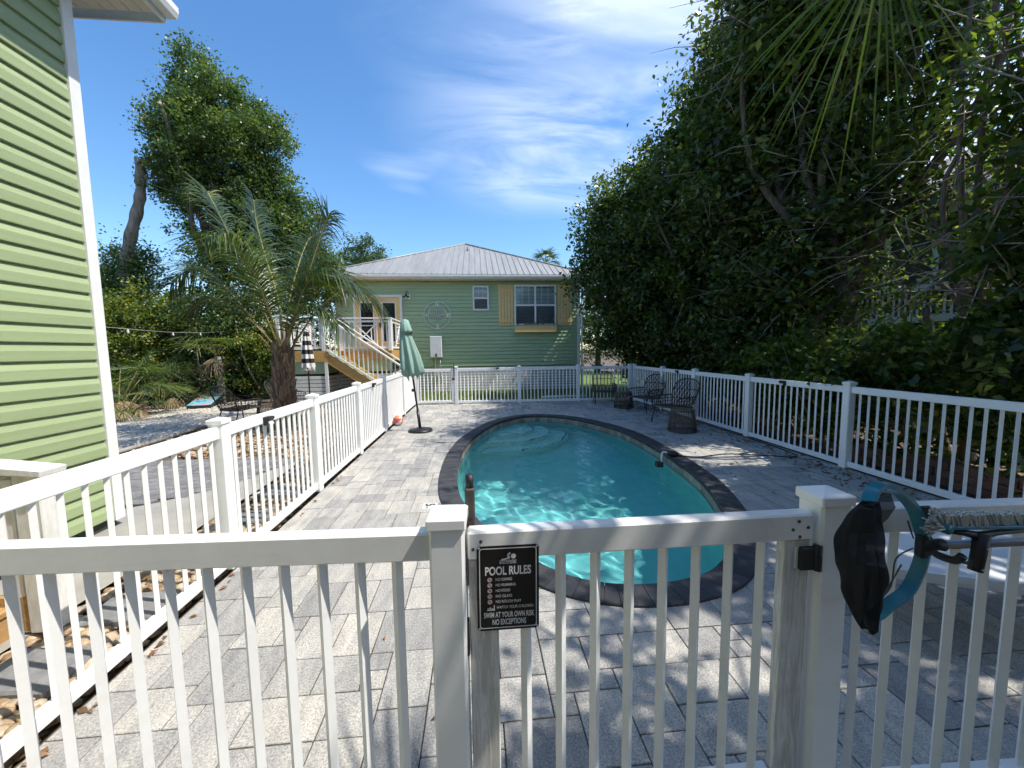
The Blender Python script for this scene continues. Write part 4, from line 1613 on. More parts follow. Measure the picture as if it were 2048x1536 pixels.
# closed black and white striped umbrella with fringe
su = thing('striped_umbrella', 'closed black and white striped fringed umbrella before the deck', 'umbrella', (-4.93, 11.75, 0))
MB().cyl((0, 0, 0), .02, 2.35, 10).build('pole', 'dark_brown_plastic', su)
MB().lathe([(.0001, 0), (.22, 0), (.22, .04), (.05, .06), (.03, .25)], 24).build('base', 'black_metal', su)
z0, z1, nb = 1.22, 2.38, 9
for k in range(nb):
    za, zb = z1 - (z1 - z0) * k / nb, z1 - (z1 - z0) * (k + 1) / nb
    rr = lambda z: .03 + .13 * ((z1 - z) / (z1 - z0)) ** .7
    fn = lambda th, z: 1 + .24 * math.cos(7 * th + z * 2.5)
    MB().lathe([(rr(za), za), (rr((za + zb) / 2), (za + zb) / 2), (rr(zb), zb)], 56, (0, 0, 0), True, fn).build('canopy_band', 'stripe_black' if k % 2 else 'stripe_white', su)
b = MB()
rg = random.Random(4)
for i in range(90):
    th = rg.uniform(0, 6.28)
    r_ = rg.uniform(.08, .16)
    b.tube([(r_ * math.cos(th), r_ * math.sin(th), z0 + .02), (r_ * 1.25 * math.cos(th), r_ * 1.25 * math.sin(th), z0 - rg.uniform(.10, .17))], .007, 4)
b.build('fringe', 'stripe_white', su)['kind'] = 'stuff'

# pool alarm on the coping with its cable
pa = thing('pool_alarm', 'black pool sensor clipped over the right coping with a white arm', 'pool alarm', (2.86, 5.45, 0.02))
MB().bbox((.03, .0, .045), (.17, .11, .05), .012).build('control_box', 'black_plastic', pa)
MB().tube(spline([(-.03, 0, .05), (-.09, 0, .07), (-.125, 0, .04), (-.13, 0, -.12)], 6), .016, 8).build('arm', 'white_plastic', pa)
MB().bbox((-.165, 0, -.115), (.10, .10, .085), .012).build('float', 'black_plastic', pa)
cb = MB().tube(spline([(2.95, 5.46, .03), (3.3, 5.40, .012), (3.8, 5.50, .012), (4.3, 5.35, .012), (4.75, 5.25, .012), (4.85, 6.2, .012), (4.84, 7.6, .012), (4.86, 9.0, .012)], 8), .008, 6)
tag(cb.build('power_cable', 'black_plastic'), 'black cable running from the pool sensor to the right fence', 'cable')

# string of lights across the left yard
cat_ = [Vector((-3.5, 3.9, 2.55)), Vector((-6.2, 8.0, 2.2)), Vector((-6.8, 12.6, 2.55))]
sl = thing('string_lights', 'thin string of small bulbs slung across the left yard', 'string lights', (0, 0, 0))
pp = spline([(-3.54, 4.0, 1.92), (-4.6, 6.6, 1.99), (-5.5, 9.2, 2.16), (-6.1, 12.2, 2.5)], 10)
MB().tube(pp, .0022, 4).build('wire', 'rope_wire', sl)
for i in range(3, len(pp), 5):
    MB().lathe([(.0001, -.11), (.022, -.095), (.028, -.07), (.018, -.03), (.012, 0)], 10).build('bulb', 'bulb', sl, loc=pp[i], scale=(.5, .5, .5))

# white pipe lying on the lawn
tag(MB().tube([(2.2, 13.0, .02), (3.7, 13.05, .02)], .045, 10).build('white_pipe', 'trim_white'), 'white plastic pipe lying in the grass behind the back fence', 'pipe')

# ------------------------------------------------------------------ back gate
bgate = thing('garden_gate', 'white vinyl gate in the back fence with a black latch', 'gate', (-1.885, 12.0, 0))
GB = 1.16
for x in (.045, GB - .045):
    MB().bbox((x, 0, .56), (.075, .05, 1.06), .005).build('stile', 'vinyl', bgate)
link('top_rail', rail_mesh(GB - .166, .089, 'vinyl'), None, bgate, (GB / 2, 0, 1.05))
link('bottom_rail', rail_mesh(GB - .166, .070, 'vinyl'), None, bgate, (GB / 2, 0, .085))
for i in range(9):
    link('picket', pick_me, None, bgate, (.13 + .1125 * i, 0, 0))
lb = MB().bbox((GB + .005, -.045, 1.0), (.03, .03, .30), .004)
lb.cyl((GB + .005, -.045, 1.15), .012, .10, 10)
lb.build('latch', 'black_plastic', bgate)
MB().bbox((GB - .02, -.045, .78), (.08, .03, .06), .005).build('latch_striker', 'black_plastic', bgate)

# ------------------------------------------------------------------ near house on the left
HX, HC = -3.555, 4.03
nh = thing('green_house', 'green lap-sided house at the left edge with white corner trim', 'house', (0, 0, 0))
MB().box((HX - 2.52, -.75, 2.52), (5.0, 9.5, 5.06)).build('wall', 'wall_and_shade', nh)
EXP = 0.152
# dutch-lap profile: a rounded shadow cove in the upper third, flat lower face
prof = [(0.0, 0.0), (.026, 0.0), (.028, .005), (.027, .082), (.024, .090), (.004, .146), (.004, EXP + .004), (0.0, EXP + .004)]
bm_ = MB().extrude([(p[0], 0, p[1]) for p in prof], (0, -5.4, 0), (0, HC - .10, 0)).mesh('siding_board')
zz = .09
i = 0
while zz < 4.95:
    link('siding_board', bm_, 'siding_near', nh, (HX, 0, zz))
    zz += EXP
    i += 1
# butt seams between board lengths
for zz in (2.075, 2.227):
    MB().box((HX + .0285, 2.55, zz), (.002, .004, .075)).build('seam', 'wall_and_shade', nh)
MB().bbox((HX + .018, HC - .05, 2.53), (.050, .10, 4.95), .003).build('corner_trim', 'trim_white', nh)
MB().bbox((HX - .045, HC + .012, 2.53), (.09, .03, 4.95), .003).build('corner_trim', 'trim_white', nh)
for k in range(14):
    MB().box((HX + .43 - .115 * k, -.5, 4.996 + .001 * (k % 2)), (.108, 9.75, .012)).build('soffit_panel', 'soffit', nh)
MB().box((HX + .495, -.47, 5.06), (.02, 9.85, .17)).build('fascia', 'trim_white', nh)
MB().box((HX - 2.0, HC + .445, 5.06), (5.0, .02, .17)).build('fascia', 'trim_white', nh)
gp = [(0, 0), (.09, .0), (.11, .05), (.11, .11), (.10, .11), (.10, .055), (.085, .012), (0, .012)]
MB().extrude([(p[0], 0, p[1]) for p in gp], (HX + .506, -5.4, 5.03), (HX + .506, HC + .47, 5.03)).build('gutter', 'trim_white', nh)
MB().add([(HX + .60, -5.5, 5.16), (HX + .60, HC + .50, 5.16), (HX - 2.4, HC - 2.4, 6.5), (HX - 2.4, -5.5, 6.5), (HX - 5.2, HC + .50, 5.16)], [(0, 1, 2, 3), (1, 4, 2)]).build('roof', 'roof_metal', nh)
for k in range(9):
    y = -4.0 + k * .9
    MB().tube([(HX + .60, y, 5.17), (HX - 2.3, y - 0.1, 6.47)], .018, 5).build('roof_rib', 'roof_metal', nh)

# side-door stair of the near house: worn white post and rail, raw lumber steps
ns = thing('side_stair', 'small wooden stair with chipped white post and handrail at the near house', 'stair', (-2.62, 2.47, 0))
MB().bbox((0, 0, .49), (.14, .12, .98), .006).build('newel_post', 'old_white_paint', ns)
MB().bbox((-.115, 0, .47), (.07, .10, .94), .006).build('post_board', 'old_white_paint', ns)
MB().bbox((-.40, -.02, 1.045), (1.05, .15, .038), .004, (0, R(7.5), 0)).build('handrail', 'old_white_paint', ns)
MB().bbox((-.50, -.02, .955), (.76, .04, .085), .004, (0, R(7.5), 0)).build('lower_rail', 'old_white_paint', ns)
for k in range(3):
    MB().bbox((-.35 - .13 * k, -.02, .52), (.035, .035, .86), .003).build('baluster', 'old_white_paint', ns)
for k, (z, x) in enumerate(((.17, -.30), (.34, -.58), (.51, -.86))):
    MB().bbox((x, -.52, z - .02), (.29, .98, .04), .005).build('tread', 'raw_lumber', ns)
    MB().bbox((x + .12, -.52, z - .12), (.025, .94, .15), .003).build('riser', 'raw_lumber', ns)
MB().bbox((-.42, -.015 - .02, .12), (.95, .035, .22), .004).build('stringer', 'raw_lumber', ns)
MB().bbox((-.42, -.99, .12), (.95, .035, .22), .004).build('stringer', 'raw_lumber', ns)

# ------------------------------------------------------------------ back house
BY = 16.0
bh = thing('green_house', 'green cottage with grey metal hip roof behind the pool', 'house', (0, 0, 0))
HX0, HX1 = -5.55, 4.30
MB().box(((HX0 + HX1) / 2, BY + 4.86, 2.72), (HX1 - HX0, 9.7, 3.46)).build('wall', 'siding_far', bh)
E2 = .149
bp_ = [(0, 0), (-.004, 0), (-.004, .020), (-.030, .020), (-.031, .026), (-.008, E2), (0, E2)]
bm_ = MB().extrude([(0, p[0], p[1]) for p in bp_], (HX0, 0, 0), (HX1 - .09, 0, 0)).mesh('siding_board')
zz = 1.0
while zz < 4.40:
    link('siding_board', bm_, 'siding_far', bh, (0, BY, zz))
    zz += E2
MB().bbox((HX1 - .045, BY - .014, 2.75), (.10, .035, 3.5), .004).build('corner_trim', 'trim_white', bh)
MB().bbox((HX1 + .015, BY + .05, 2.75), (.03, .10, 3.5), .004).build('corner_trim', 'trim_white', bh)
# louvred skirt of white boards over a dark sheet that paints the shade in the gaps
MB().box(((HX0 + HX1) / 2, BY + .15, .47), (HX1 - HX0 - .1, .02, 1.04)).build('crawl_shade', 'wall_and_shade', bh)
for k in range(9):
    MB().bbox(((HX0 + HX1) / 2, BY + .012, .03 + k * .112), (HX1 - HX0, .022, .088), .003).build('skirt_board', 'slat_white', bh)
# eaves
OV = .42
EX0, EX1, EZ = HX0 - OV, HX1 + OV, 4.47
MB().box(((EX0 + EX1) / 2, BY - OV / 2 - .01, EZ - .008), (EX1 - EX0, OV, .016)).build('soffit', 'soffit', bh)
for k in range(32):
    MB().box((EX0 + .16 + k * .322, BY - OV / 2 - .01, EZ - .0175), (.012, OV - .02, .003)).build('soffit_seam', 'weathered_board', bh)
MB().box(((EX0 + EX1) / 2, BY - OV - .012, EZ + .07), (EX1 - EX0, .02, .16)).build('fascia', 'trim_white', bh)
MB().extrude([(0, -p[0], p[1]) for p in gp], (EX0, BY - OV - .023, EZ + .035), (EX1, BY - OV - .023, EZ + .035)).build('gutter', 'trim_white', bh)
apx = Vector((-.50, BY + 4.75, 7.16))
eL, eR = Vector((EX0, BY - OV - .06, EZ + .17)), Vector((EX1, BY - OV - .06, EZ + .17))
bR, bL = Vector((EX1, BY + 10.2, EZ + .17)), Vector((EX0, BY + 10.2, EZ + .17))
MB().add([eL, eR, bR, bL, apx], [(0, 1, 4), (1, 2, 4), (2, 3, 4), (3, 0, 4)]).build('roof', 'roof_metal', bh)
nrm = (eR - eL).cross(apx - eL).normalized()
k = 0
x = EX0 + .14
while x < EX1:
    t_ = (x - eL.x) / (apx.x - eL.x) if x < apx.x else (eR.x - x) / (eR.x - apx.x)
    t_ = max(0, min(1, t_))
    foot = Vector((x, eL.y - .01, eL.z)) + nrm * .004
    topy = eL.y + (apx.y - eL.y) * t_
    top = Vector((x, topy, eL.z + (apx.z - eL.z) * t_)) + nrm * .004
    if t_ > .03:
        up = (top - foot)
        b = MB()
        w_, h_ = .022, .020
        b.add([foot + Vector((-w_, 0, 0)), foot + Vector((-w_ * .5, 0, 0)) + nrm * h_, foot + Vector((w_ * .5, 0, 0)) + nrm * h_, foot + Vector((w_, 0, 0)),
               top + Vector((-w_, 0, 0)), top + Vector((-w_ * .5, 0, 0)) + nrm * h_, top + Vector((w_ * .5, 0, 0)) + nrm * h_, top + Vector((w_, 0, 0))],
              [(0, 1, 5, 4), (1, 2, 6, 5), (2, 3, 7, 6), (0, 3, 2, 1), (4, 5, 6, 7)])
        b.build('roof_rib', 'roof_metal', bh)
    x += .243
    k += 1
for e_ in (eL, eR):
    MB().tube([e_ + nrm * .02, apx + nrm * .02], .045, 6).build('hip_cap', 'roof_metal', bh)
vp = Vector((-.35, BY + 3.35, 6.38))
MB().cyl(vp, .05, .30, 10).build('vent_pipe', 'weathered_board', bh)
MB().tube([(HX1 + .10, BY - .02, 4.4), (HX1 + .10, BY - .02, .1)], .04, 8).build('downspout', 'trim_white', bh)


def bar(b, x0, x1, z0, z1, y, d=.03):
    return b.bbox(((x0 + x1) / 2, y, (z0 + z1) / 2), (abs(x1 - x0), d, abs(z1 - z0)), .003)


mm = bpy.data.materials.new('insect_screen'); mm.use_nodes = True; MATS['insect_screen'] = mm
n, l = nt(mm); n.clear()
o_ = n.new('ShaderNodeOutputMaterial'); tr_ = n.new('ShaderNodeBsdfTransparent'); df_ = n.new('ShaderNodeBsdfDiffuse')
df_.inputs[0].default_value = (.09, .10, .11, 1); mx_ = n.new('ShaderNodeMixShader'); mx_.inputs[0].default_value = .34
l.new(tr_.outputs[0], mx_.inputs[1]); l.new(df_.outputs[0], mx_.inputs[2]); l.new(mx_.outputs[0], o_.inputs[0])


def sash_window(parent, x0, x1, z0, z1, units, y, screen=True):
    w = MB()
    t = .065
    bar(w, x0, x1, z1 - t, z1, y - .05, .07); bar(w, x0, x1, z0, z0 + t, y - .05, .07)
    bar(w, x0, x0 + t, z0 + t, z1 - t, y - .05, .068); bar(w, x1 - t, x1, z0 + t, z1 - t, y - .05, .068)
    win = w.build('window', 'trim_white', parent)
    uw = (x1 - x0 - 2 * t) / units
    zm = (z0 + z1) / 2
    for u in range(units):
        a, c = x0 + t + u * uw, x0 + t + (u + 1) * uw
        if u:
            bar(MB(), a - .035, a + .035, z0 + t, z1 - t, y - .05, .066).build('mullion', 'trim_white', win)
        bar(MB(), a, c, zm - .03, zm + .03, y - .047, .05).build('meeting_rail', 'trim_white', win)
        MB().box(((a + c) / 2, y - .018, zm), (c - a, .008, z1 - z0 - .1)).build('room_shade', 'wall_and_shade', win)  # dark sheet painted as the unlit interior behind the blind
        b = MB()
        ns_ = int((z1 - z0 - .16) / .05)
        for i in range(ns_):
            b.box(((a + c) / 2, y - .028, z0 + .09 + i * .05), (c - a - .03, .003, .047), (R(-6), 0, 0))
        b.build('blind', 'blind', win)['kind'] = 'stuff'
        MB().box(((a + c) / 2, y - .046, (zm + z1) / 2), (c - a, .003, z1 - zm - .08)).build('pane', 'clear_glass', win)
        MB().box(((a + c) / 2, y - .044, (zm + z0) / 2), (c - a, .003, zm - z0 - .08)).build('pane', 'clear_glass', win)
        g = MB()
        for i in (1, 2):
            xx = a + (c - a) * i / 3
            g.box((xx, y - .052, (zm + z1) / 2), (.016, .01, z1 - zm - .09))
        g.box(((a + c) / 2, y - .0522, (zm + z1) / 2), (c - a, .01, .016))
        g.build('muntin', 'trim_white', win)
        if screen:
            MB().box(((a + c) / 2, y - .062, (zm + z0) / 2), (c - a - .01, .002, zm - z0 - .09)).build('insect_screen', 'insect_screen', win)
    return win


sash_window(bh, 1.56, 3.30, 2.66, 4.30, 2, BY)
sash_window(bh, -.13, .52, 3.27, 4.26, 1, BY)
for x0, x1 in ((.90, 1.52), (3.35, 3.98)):
    nb = 5
    s_ = MB()
    sh = bar(MB(), x0 + .005, x1 - .005, 2.66, 4.30, BY - .028, .012).build('shutter', 'wall_and_shade', bh)  # dark back painted as the shade in the plank gaps
    bw = (x1 - x0) / nb
    for i in range(nb):
        bar(MB(), x0 + i * bw + .006, x0 + (i + 1) * bw - .006, 2.65, 4.31, BY - .044, .022).build('plank', 'yellow_paint', sh)
    for z in (2.78, 4.02):
        bar(MB(), x0 + .04, x1 - .04, z, z + .13, BY - .064, .02).build('batten', 'yellow_paint', sh)
pb = MB()
pb.bbox((2.43, BY - .135, 2.505), (1.74, .20, .27), .006)
pbx = pb.build('planter_box', 'yellow_paint', bh)
rg = np.random.RandomState(8)


def leaves_arr(P, size, rg, up=.5, asp=.5, fold=.18, nrm=None):
    N = len(P)
    n = rg.randn(N, 3)
    n[:, 2] += up * 2
    if nrm is not None:
        n += nrm
    n /= np.linalg.norm(n, axis=1, keepdims=True)
    t = rg.randn(N, 3)
    t -= n * (t * n).sum(1, keepdims=True)
    t /= np.linalg.norm(t, axis=1, keepdims=True)
    b = np.cross(n, t)
    L = (size[0] + (size[1] - size[0]) * rg.rand(N))[:, None]
    W = L * asp * .5
    v0 = P - t * L * .5
    v2 = P + t * L * .5 - n * L * .10
    v1 = P + b * W + n * L * fold * .5 + t * L * .04
    v3 = P - b * W + n * L * fold * .5 + t * L * .04
    V = np.stack([v0, v1, v2, v3], 1)
    return V.reshape(-1, 3)


def quads(n):
    return np.arange(4 * n).reshape(-1, 4)


P = np.stack([1.6 + 1.66 * rg.rand(420), BY - .22 + .16 * rg.rand(420), 2.64 + .13 * rg.rand(420) ** 2], 1)
np_mesh('planting', leaves_arr(P, (.03, .07), rg), quads(420), 'leaf_bright', pbx)['kind'] = 'stuff'
P = np.stack([1.6 + 1.66 * rg.rand(60), BY - .23 + .12 * rg.rand(60), 2.70 + .08 * rg.rand(60)], 1)
np_mesh('blossom', leaves_arr(P, (.03, .05), rg, asp=.9), quads(60), 'flower', pbx)['kind'] = 'stuff'

# french doors
DZ = 1.74
fd = MB()
bar(fd, -4.85, -4.76, DZ, 3.90, BY - .045, .05); bar(fd, -3.04, -2.95, DZ, 3.90, BY - .045, .05); bar(fd, -4.76, -3.04, 3.81, 3.90, BY - .045, .048)
fdo = fd.build('door_frame', 'trim_white', bh)
for i, (x0, x1) in enumerate(((-4.755, -3.905), (-3.895, -3.045))):
    d_ = MB()
    y_ = BY - .04
    bar(d_, x0, x0 + .15, DZ, 3.80, y_, .035); bar(d_, x1 - .15, x1, DZ, 3.80, y_, .035)
    bar(d_, x0 + .15, x1 - .15, 3.62, 3.80, y_, .034); bar(d_, x0 + .15, x1 - .15, DZ, 2.02, y_, .034)
    door = d_.build('door', 'yellow_paint', bh)
    f_ = MB()
    bar(f_, x0 + .15, x1 - .15, 3.58, 3.62, y_ - .01, .03); bar(f_, x0 + .15, x1 - .15, 2.02, 2.06, y_ - .01, .03)
    bar(f_, x0 + .15, x0 + .19, 2.06, 3.58, y_ - .01, .028); bar(f_, x1 - .19, x1 - .15, 2.06, 3.58, y_ - .01, .028)
    f_.build('glazing_frame', 'trim_white', door)
    MB().box(((x0 + x1) / 2, y_ + .002, 2.82), (x1 - x0 - .38, .004, 1.52)).build('pane', 'dark_glass', door)
    if i == 1:
        MB().bbox((x0 + .06, y_ - .035, 2.72), (.06, .03, .16), .006).build('lock', 'black_metal', door)
        MB().tube([(x0 + .06, y_ - .02, 2.60), (x0 + .06, y_ - .07, 2.60), (x0 + .14, y_ - .07, 2.60)], .012, 8).build('handle', 'black_metal', door)


def wall_lamp(x, z, label):
    t = thing('wall_lamp', label, 'wall lamp', (x, BY - .02, z), 0, 'gooseneck lamps beside the doors')
    MB().bbox((.055, -.012, -.02), (.10, .024, .20), .006).build('back_plate', 'trim_white', t)
    MB().tube(spline([(.04, -.03, .0), (.03, -.10, .10), (.0, -.20, .16), (-.02, -.27, .11), (-.02, -.28, .04)], 6), .011, 8).build('arm', 'black_metal', t)
    MB().lathe([(.03, .055), (.035, .0), (.06, -.03), (.15, -.075), (.155, -.085), (.145, -.082), (.05, -.03)], 24, (-.02, -.28, 0)).build('shade', 'black_metal', t)
    MB().lathe([(.0001, -.14), (.03, -.12), (.038, -.08), (.025, -.03)], 12, (-.02, -.28, 0)).build('bulb', 'bulb', t)


wall_lamp(-5.15, 3.86, 'black gooseneck wall lamp left of the yellow doors')
wall_lamp(-2.72, 3.86, 'black gooseneck wall lamp right of the yellow doors')

# compass rose on the wall
cr = thing('compass_rose', 'round pale metal compass rose with letters hung on the green wall', 'wall decor', (-1.57, BY - .05, 3.08))


def ring_xz(r, t, name):
    MB().tube([(r * math.cos(2 * math.pi * i / 64), 0, r * math.sin(2 * math.pi * i / 64)) for i in range(64)], t, 6, closed=True).build(name, 'compass_metal', cr)


ring_xz(.535, .019, 'outer_ring')
ring_xz(.36, .016, 'inner_ring')
for i in range(8):
    a = R(45 * i)
    ca, sa = math.cos(a), math.sin(a)
    L = .36 if i % 2 == 0 else .26
    w_ = .045
    tip = (L * ca, -.004, L * sa)
    for sg, mt in ((1, 'compass_metal'), (-1, 'compass_dark')):
        s1 = (w_ * math.cos(a + sg * R(45)) * 1.3, -.004, w_ * math.sin(a + sg * R(45)) * 1.3)
        MB().add([(0, -.022, 0), tip, s1], [(0, 1, 2)]).build('star_point', mt, cr)
    if i % 2:
        MB().tube([(.36 * ca, 0, .36 * sa), (.535 * ca, 0, .535 * sa)], .009, 6).build('spoke', 'compass_metal', cr)
for ch_, (x, z) in {'N': (0, .448), 'S': (0, -.448), 'E': (.448, 0), 'W': (-.448, 0)}.items():
    v, f = fit_text(ch_, x - .062, x + .062, z - .078, z + .078, -.02, .03)
    MB().add(v, f).build('letter', 'trim_white', cr)

# tankless heater
wh = thing('water_heater', 'grey tankless water heater box mounted on the green wall', 'water heater', (-1.645, BY - .02, 1.81))
MB().bbox((0, -.12, 0), (.47, .22, .86), .02).build('cabinet', 'appliance', wh)
MB().bbox((0, -.118, .40), (.48, .23, .05), .01).build('lid', 'appliance', wh)
MB().bbox((.0, -.235, -.33), (.06, .02, .13), .004).build('vent', 'black_plastic', wh)
for x, mt in ((-.13, 'raw_lumber'), (-.05, 'appliance'), (.14, 'steel')):
    MB().tube([(x, -.1, -.43), (x + .01, -.1, -.9), (x + .02, -.08, -1.5)], .016, 8).build('pipe', mt, wh)
MB().bbox((.10, -.06, -1.05), (.18, .08, .30), .01).build('junction_box', 'appliance', wh)


# ------------------------------------------------------------------ deck and stairs of the back house
dk = thing('raised_deck', 'raised deck with white railings and yellow fascia at the cottage doors', 'deck', (0, 0, 0))
DT = 1.70
LX0, LX1, LY = -6.0, -4.55, 12.2
RX1, RY = -2.82, 13.2
nbd = 20
for i in range(nbd):
    y = LY + .095 + i * (BY - .05 - LY) / nbd
    x1 = LX1 if y < RY else RX1
    MB().bbox(((LX0 + x1) / 2, y, DT - .018), (x1 - LX0, (BY - .05 - LY) / nbd - .006, .035), .003).build('deck_board', 'yellow_wood', dk)
for c, d in ((((LX0 + LX1) / 2, LY + .02, DT - .19), (LX1 - LX0, .04, .30)), ((LX1 - .02, (LY + RY) / 2 + .02, DT - .19), (.038, RY - LY - .04, .298)), (((LX1 + RX1) / 2, RY + .02, DT - .19), (RX1 - LX1, .04, .30)), ((RX1 - .02, (RY + BY) / 2, DT - .19), (.038, BY - RY - .1, .298)), ((LX0 + .02, (LY + BY) / 2, DT - .19), (.038, BY - LY - .1, .298))):
    MB().bbox(c, d, .004).build('fascia', 'yellow_wood', dk)
# green band and louvred skirt below, dark sheets behind it painted as shade
for (x0, x1, y) in ((LX0 + .03, LX1 - .03, LY + .05), (LX1, RX1 - .03, RY + .05)):
    MB().box(((x0 + x1) / 2, y + .02, 1.20), (x1 - x0, .03, .40)).build('band', 'siding_far', dk)
    MB().box(((x0 + x1) / 2, y + .10, .5), (x1 - x0, .02, 1.02)).build('skirt_shade', 'wall_and_shade', dk)
    for k in range(8):
        MB().bbox(((x0 + x1) / 2, y, .05 + k * .118), (x1 - x0, .022, .098), .003).build('skirt_board', 'slat_white', dk)
MB().box((LX1 - .06, (LY + RY) / 2, 1.20), (.03, RY - LY - .1, .40)).build('band', 'siding_far', dk)
for k in range(8):
    MB().bbox((LX1 - .04, (LY + RY) / 2, .05 + k * .118), (.022, RY - LY - .1, .098), .003).build('skirt_board', 'slat_white', dk)
for k in range(8):
    MB().bbox((RX1 - .04, (RY + BY) / 2, .05 + k * .118), (.022, BY - RY - .2, .098), .003).build('skirt_board', 'slat_white', dk)
MB().box((LX1 - .15, (LY + RY) / 2, .5), (.02, RY - LY - .2, 1.0)).build('skirt_shade', 'wall_and_shade', dk)
MB().box((RX1 - .15, (RY + BY) / 2, .5), (.02, BY - RY - .3, 1.0)).build('skirt_shade', 'wall_and_shade', dk)
MB().bbox((LX1 - .045, LY + .03, .8), (.09, .05, 1.6), .003).build('corner_board', 'trim_white', dk)


def bar3(parent, a, b, w=.038, d=.038, name='baluster', mat='trim_white'):
    a, b = Vector(a), Vector(b)
    t = (b - a)
    L = t.length
    q = t.normalized().to_track_quat('X', 'Z').to_matrix()
    MB().bbox((a + b) / 2, (L, w, d), .003, q).build(name, mat, parent)


RT = 1.06


def rail_panel(parent, p, q, pattern=True):
    p, q = Vector((*p, 0)), Vector((*q, 0))
    u = (q - p).normalized()
    L = (q - p).length
    for s in (p, q):
        MB().bbox((s.x, s.y, DT + RT / 2 - .02), (.10, .10, RT - .02), .005).build('post', 'trim_white', parent)
    at = lambda s, z: p + u * s + Vector((0, 0, DT + z))
    bar3(parent, at(-.06, RT), at(L + .06, RT), .12, .04, 'top_rail')
    bar3(parent, at(.05, RT - .10), at(L - .05, RT - .10), .04, .06, 'upper_rail')
    bar3(parent, at(.05, .09), at(L - .05, .09), .04, .07, 'bottom_rail')
    z0, z1 = .13, RT - .13
    if not pattern:
        return
    s0, s1 = .10, L - .10
    zm, sm = (z0 + z1) / 2, (s0 + s1) / 2
    h = (z1 - z0)
    # chippendale: outer verticals, crossing diagonals, small inner frame
    for s in (s0 + .0, s0 + .16, s1 - .16, s1):
        bar3(parent, at(s, z0), at(s, z1))
    dd = min(h, s1 - s0 - .4) * .5
    for sg in (-1, 1):
        bar3(parent, at(sm - dd, zm - sg * dd), at(sm + dd, zm + sg * dd), .036, .034)
    for k in (.45, .9):
        for sg in (-1, 1):
            bar3(parent, at(sm + sg * dd * k, zm - dd * k), at(sm + sg * dd * k, zm + dd * k), .030, .030)
    for sg in (-1, 1):
        bar3(parent, at(sm - dd * .72, zm + sg * dd * .72), at(sm + dd * .72, zm + sg * dd * .72), .028, .030)


rail_panel(dk, (LX0 + .06, LY + .06), (LX1 - .10, LY + .06))
rail_panel(dk, (LX1 + .10, RY + .06), (RX1 - .06, RY + .06))
rail_panel(dk, (RX1 - .06, RY + .16), (RX1 - .06, BY - .3))
rail_panel(dk, (LX0 + .06, LY + .2), (LX0 + .06, LY + 2.2))

sr = thing('deck_stairs', 'yellow wooden steps with white sloping handrail descending from the raised deck', 'stairs', (0, 0, 0))
NR = 9
rise, run = DT / NR, .272
sx0 = LX1
for i in range(NR - 1):
    z = DT - rise * (i + 1)
    x = sx0 + run * i
    MB().bbox((x + run / 2 + .012, (LY + RY) / 2, z - .018), (run + .02, RY - LY - .10, .036), .004).build('tread', 'yellow_wood', sr)
    MB().box((x + .005, (LY + RY) / 2, z + rise / 2 - .02), (.015, RY - LY - .14, rise - .04)).build('riser', 'siding_far', sr)
sl_ = Vector((run, 0, -rise)).normalized()
for y in (LY + .03, RY - .03):
    a = Vector((sx0, y, DT - .12))
    L = (NR - .4) * math.hypot(run, rise)
    q = sl_.to_track_quat('X', 'Z').to_matrix()
    MB().bbox(a + sl_ * L / 2 - Vector((0, 0, .10)), (L, .04, .27), .004, q).build('stringer', 'yellow_wood', sr)
for y in (LY + .0,):
    a = Vector((sx0 - .06, y, DT + RT))
    e = a + sl_ * (NR * math.hypot(run, rise) - .1)
    bar3(sr, a, e, .11, .05, 'handrail')
    a2 = Vector((sx0, y, DT + .02))
    e2 = a2 + sl_ * (NR * math.hypot(run, rise) - .2)
    bar3(sr, a2, e2, .05, .06, 'lower_rail')
    for k in range(16):
        s = .14 + k * (L - .2) / 16
        p = a2 + sl_ * s
        bar3(sr, p, (p.x, p.y, p.z + RT - .02), .034, .034)
MB().bbox((sx0 + run * 5.6, LY - .0, .42), (.10, .09, .84), .004).build('post', 'trim_white', sr)
MB().bbox((sx0 + run * 8.7, LY - .0, .55), (.10, .10, 1.10), .004).build('post', 'trim_white', sr)
bar3(sr, (sx0 - .06, RY - .02, DT + RT), Vector((sx0 - .06, RY - .02, DT + RT)) + sl_ * (NR * math.hypot(run, rise) - .1), .09, .04, 'handrail')

# ------------------------------------------------------------------ neighbour's house seen through the trees on the right
nb_ = thing('neighbour_house', 'mint trimmed screened porch house seen through the trees at right', 'house', (12.0, 0, 0))
MB().box((3.2, 9.0, 2.5), (6.0, 12.0, 5.4)).build('wall', 'screen_mesh', nb_)
for k in range(9):
    y = 3.3 + k * 1.22
    MB().bbox((.14, y, 4.15), (.10, .10, 2.1), .005).build('porch_post', 'mint_trim', nb_)
for z, h in ((5.15, .30), (3.18, .16), (2.35, .20)):
    MB().bbox((.10, 9.0, z), (.12, 12.0, h), .006).build('beam', 'mint_trim', nb_)
for k in range(72):
    MB().box((.12, 3.2 + k * .155, 2.78), (.04, .04, .64)).build('baluster', 'trim_white', nb_)
for k in range(9):
    MB().bbox((.16, 3.3 + k * 1.22, 1.15), (.16, .16, 2.2), .006).build('pile', 'trim_white', nb_)
MB().add([(-.5, 2.4, 5.30), (-.5, 15.6, 5.30), (3.2, 13.0, 7.6), (3.2, 5.0, 7.6), (6.6, 15.6, 5.3), (6.6, 2.4, 5.3)], [(0, 3, 2, 1), (1, 2, 4), (0, 5, 3), (3, 5, 4, 2)]).build('roof', 'grey_shingle', nb_)
MB().box((-.48, 9, 5.26), (.06, 13.2, .16)).build('fascia', 'mint_trim', nb_)
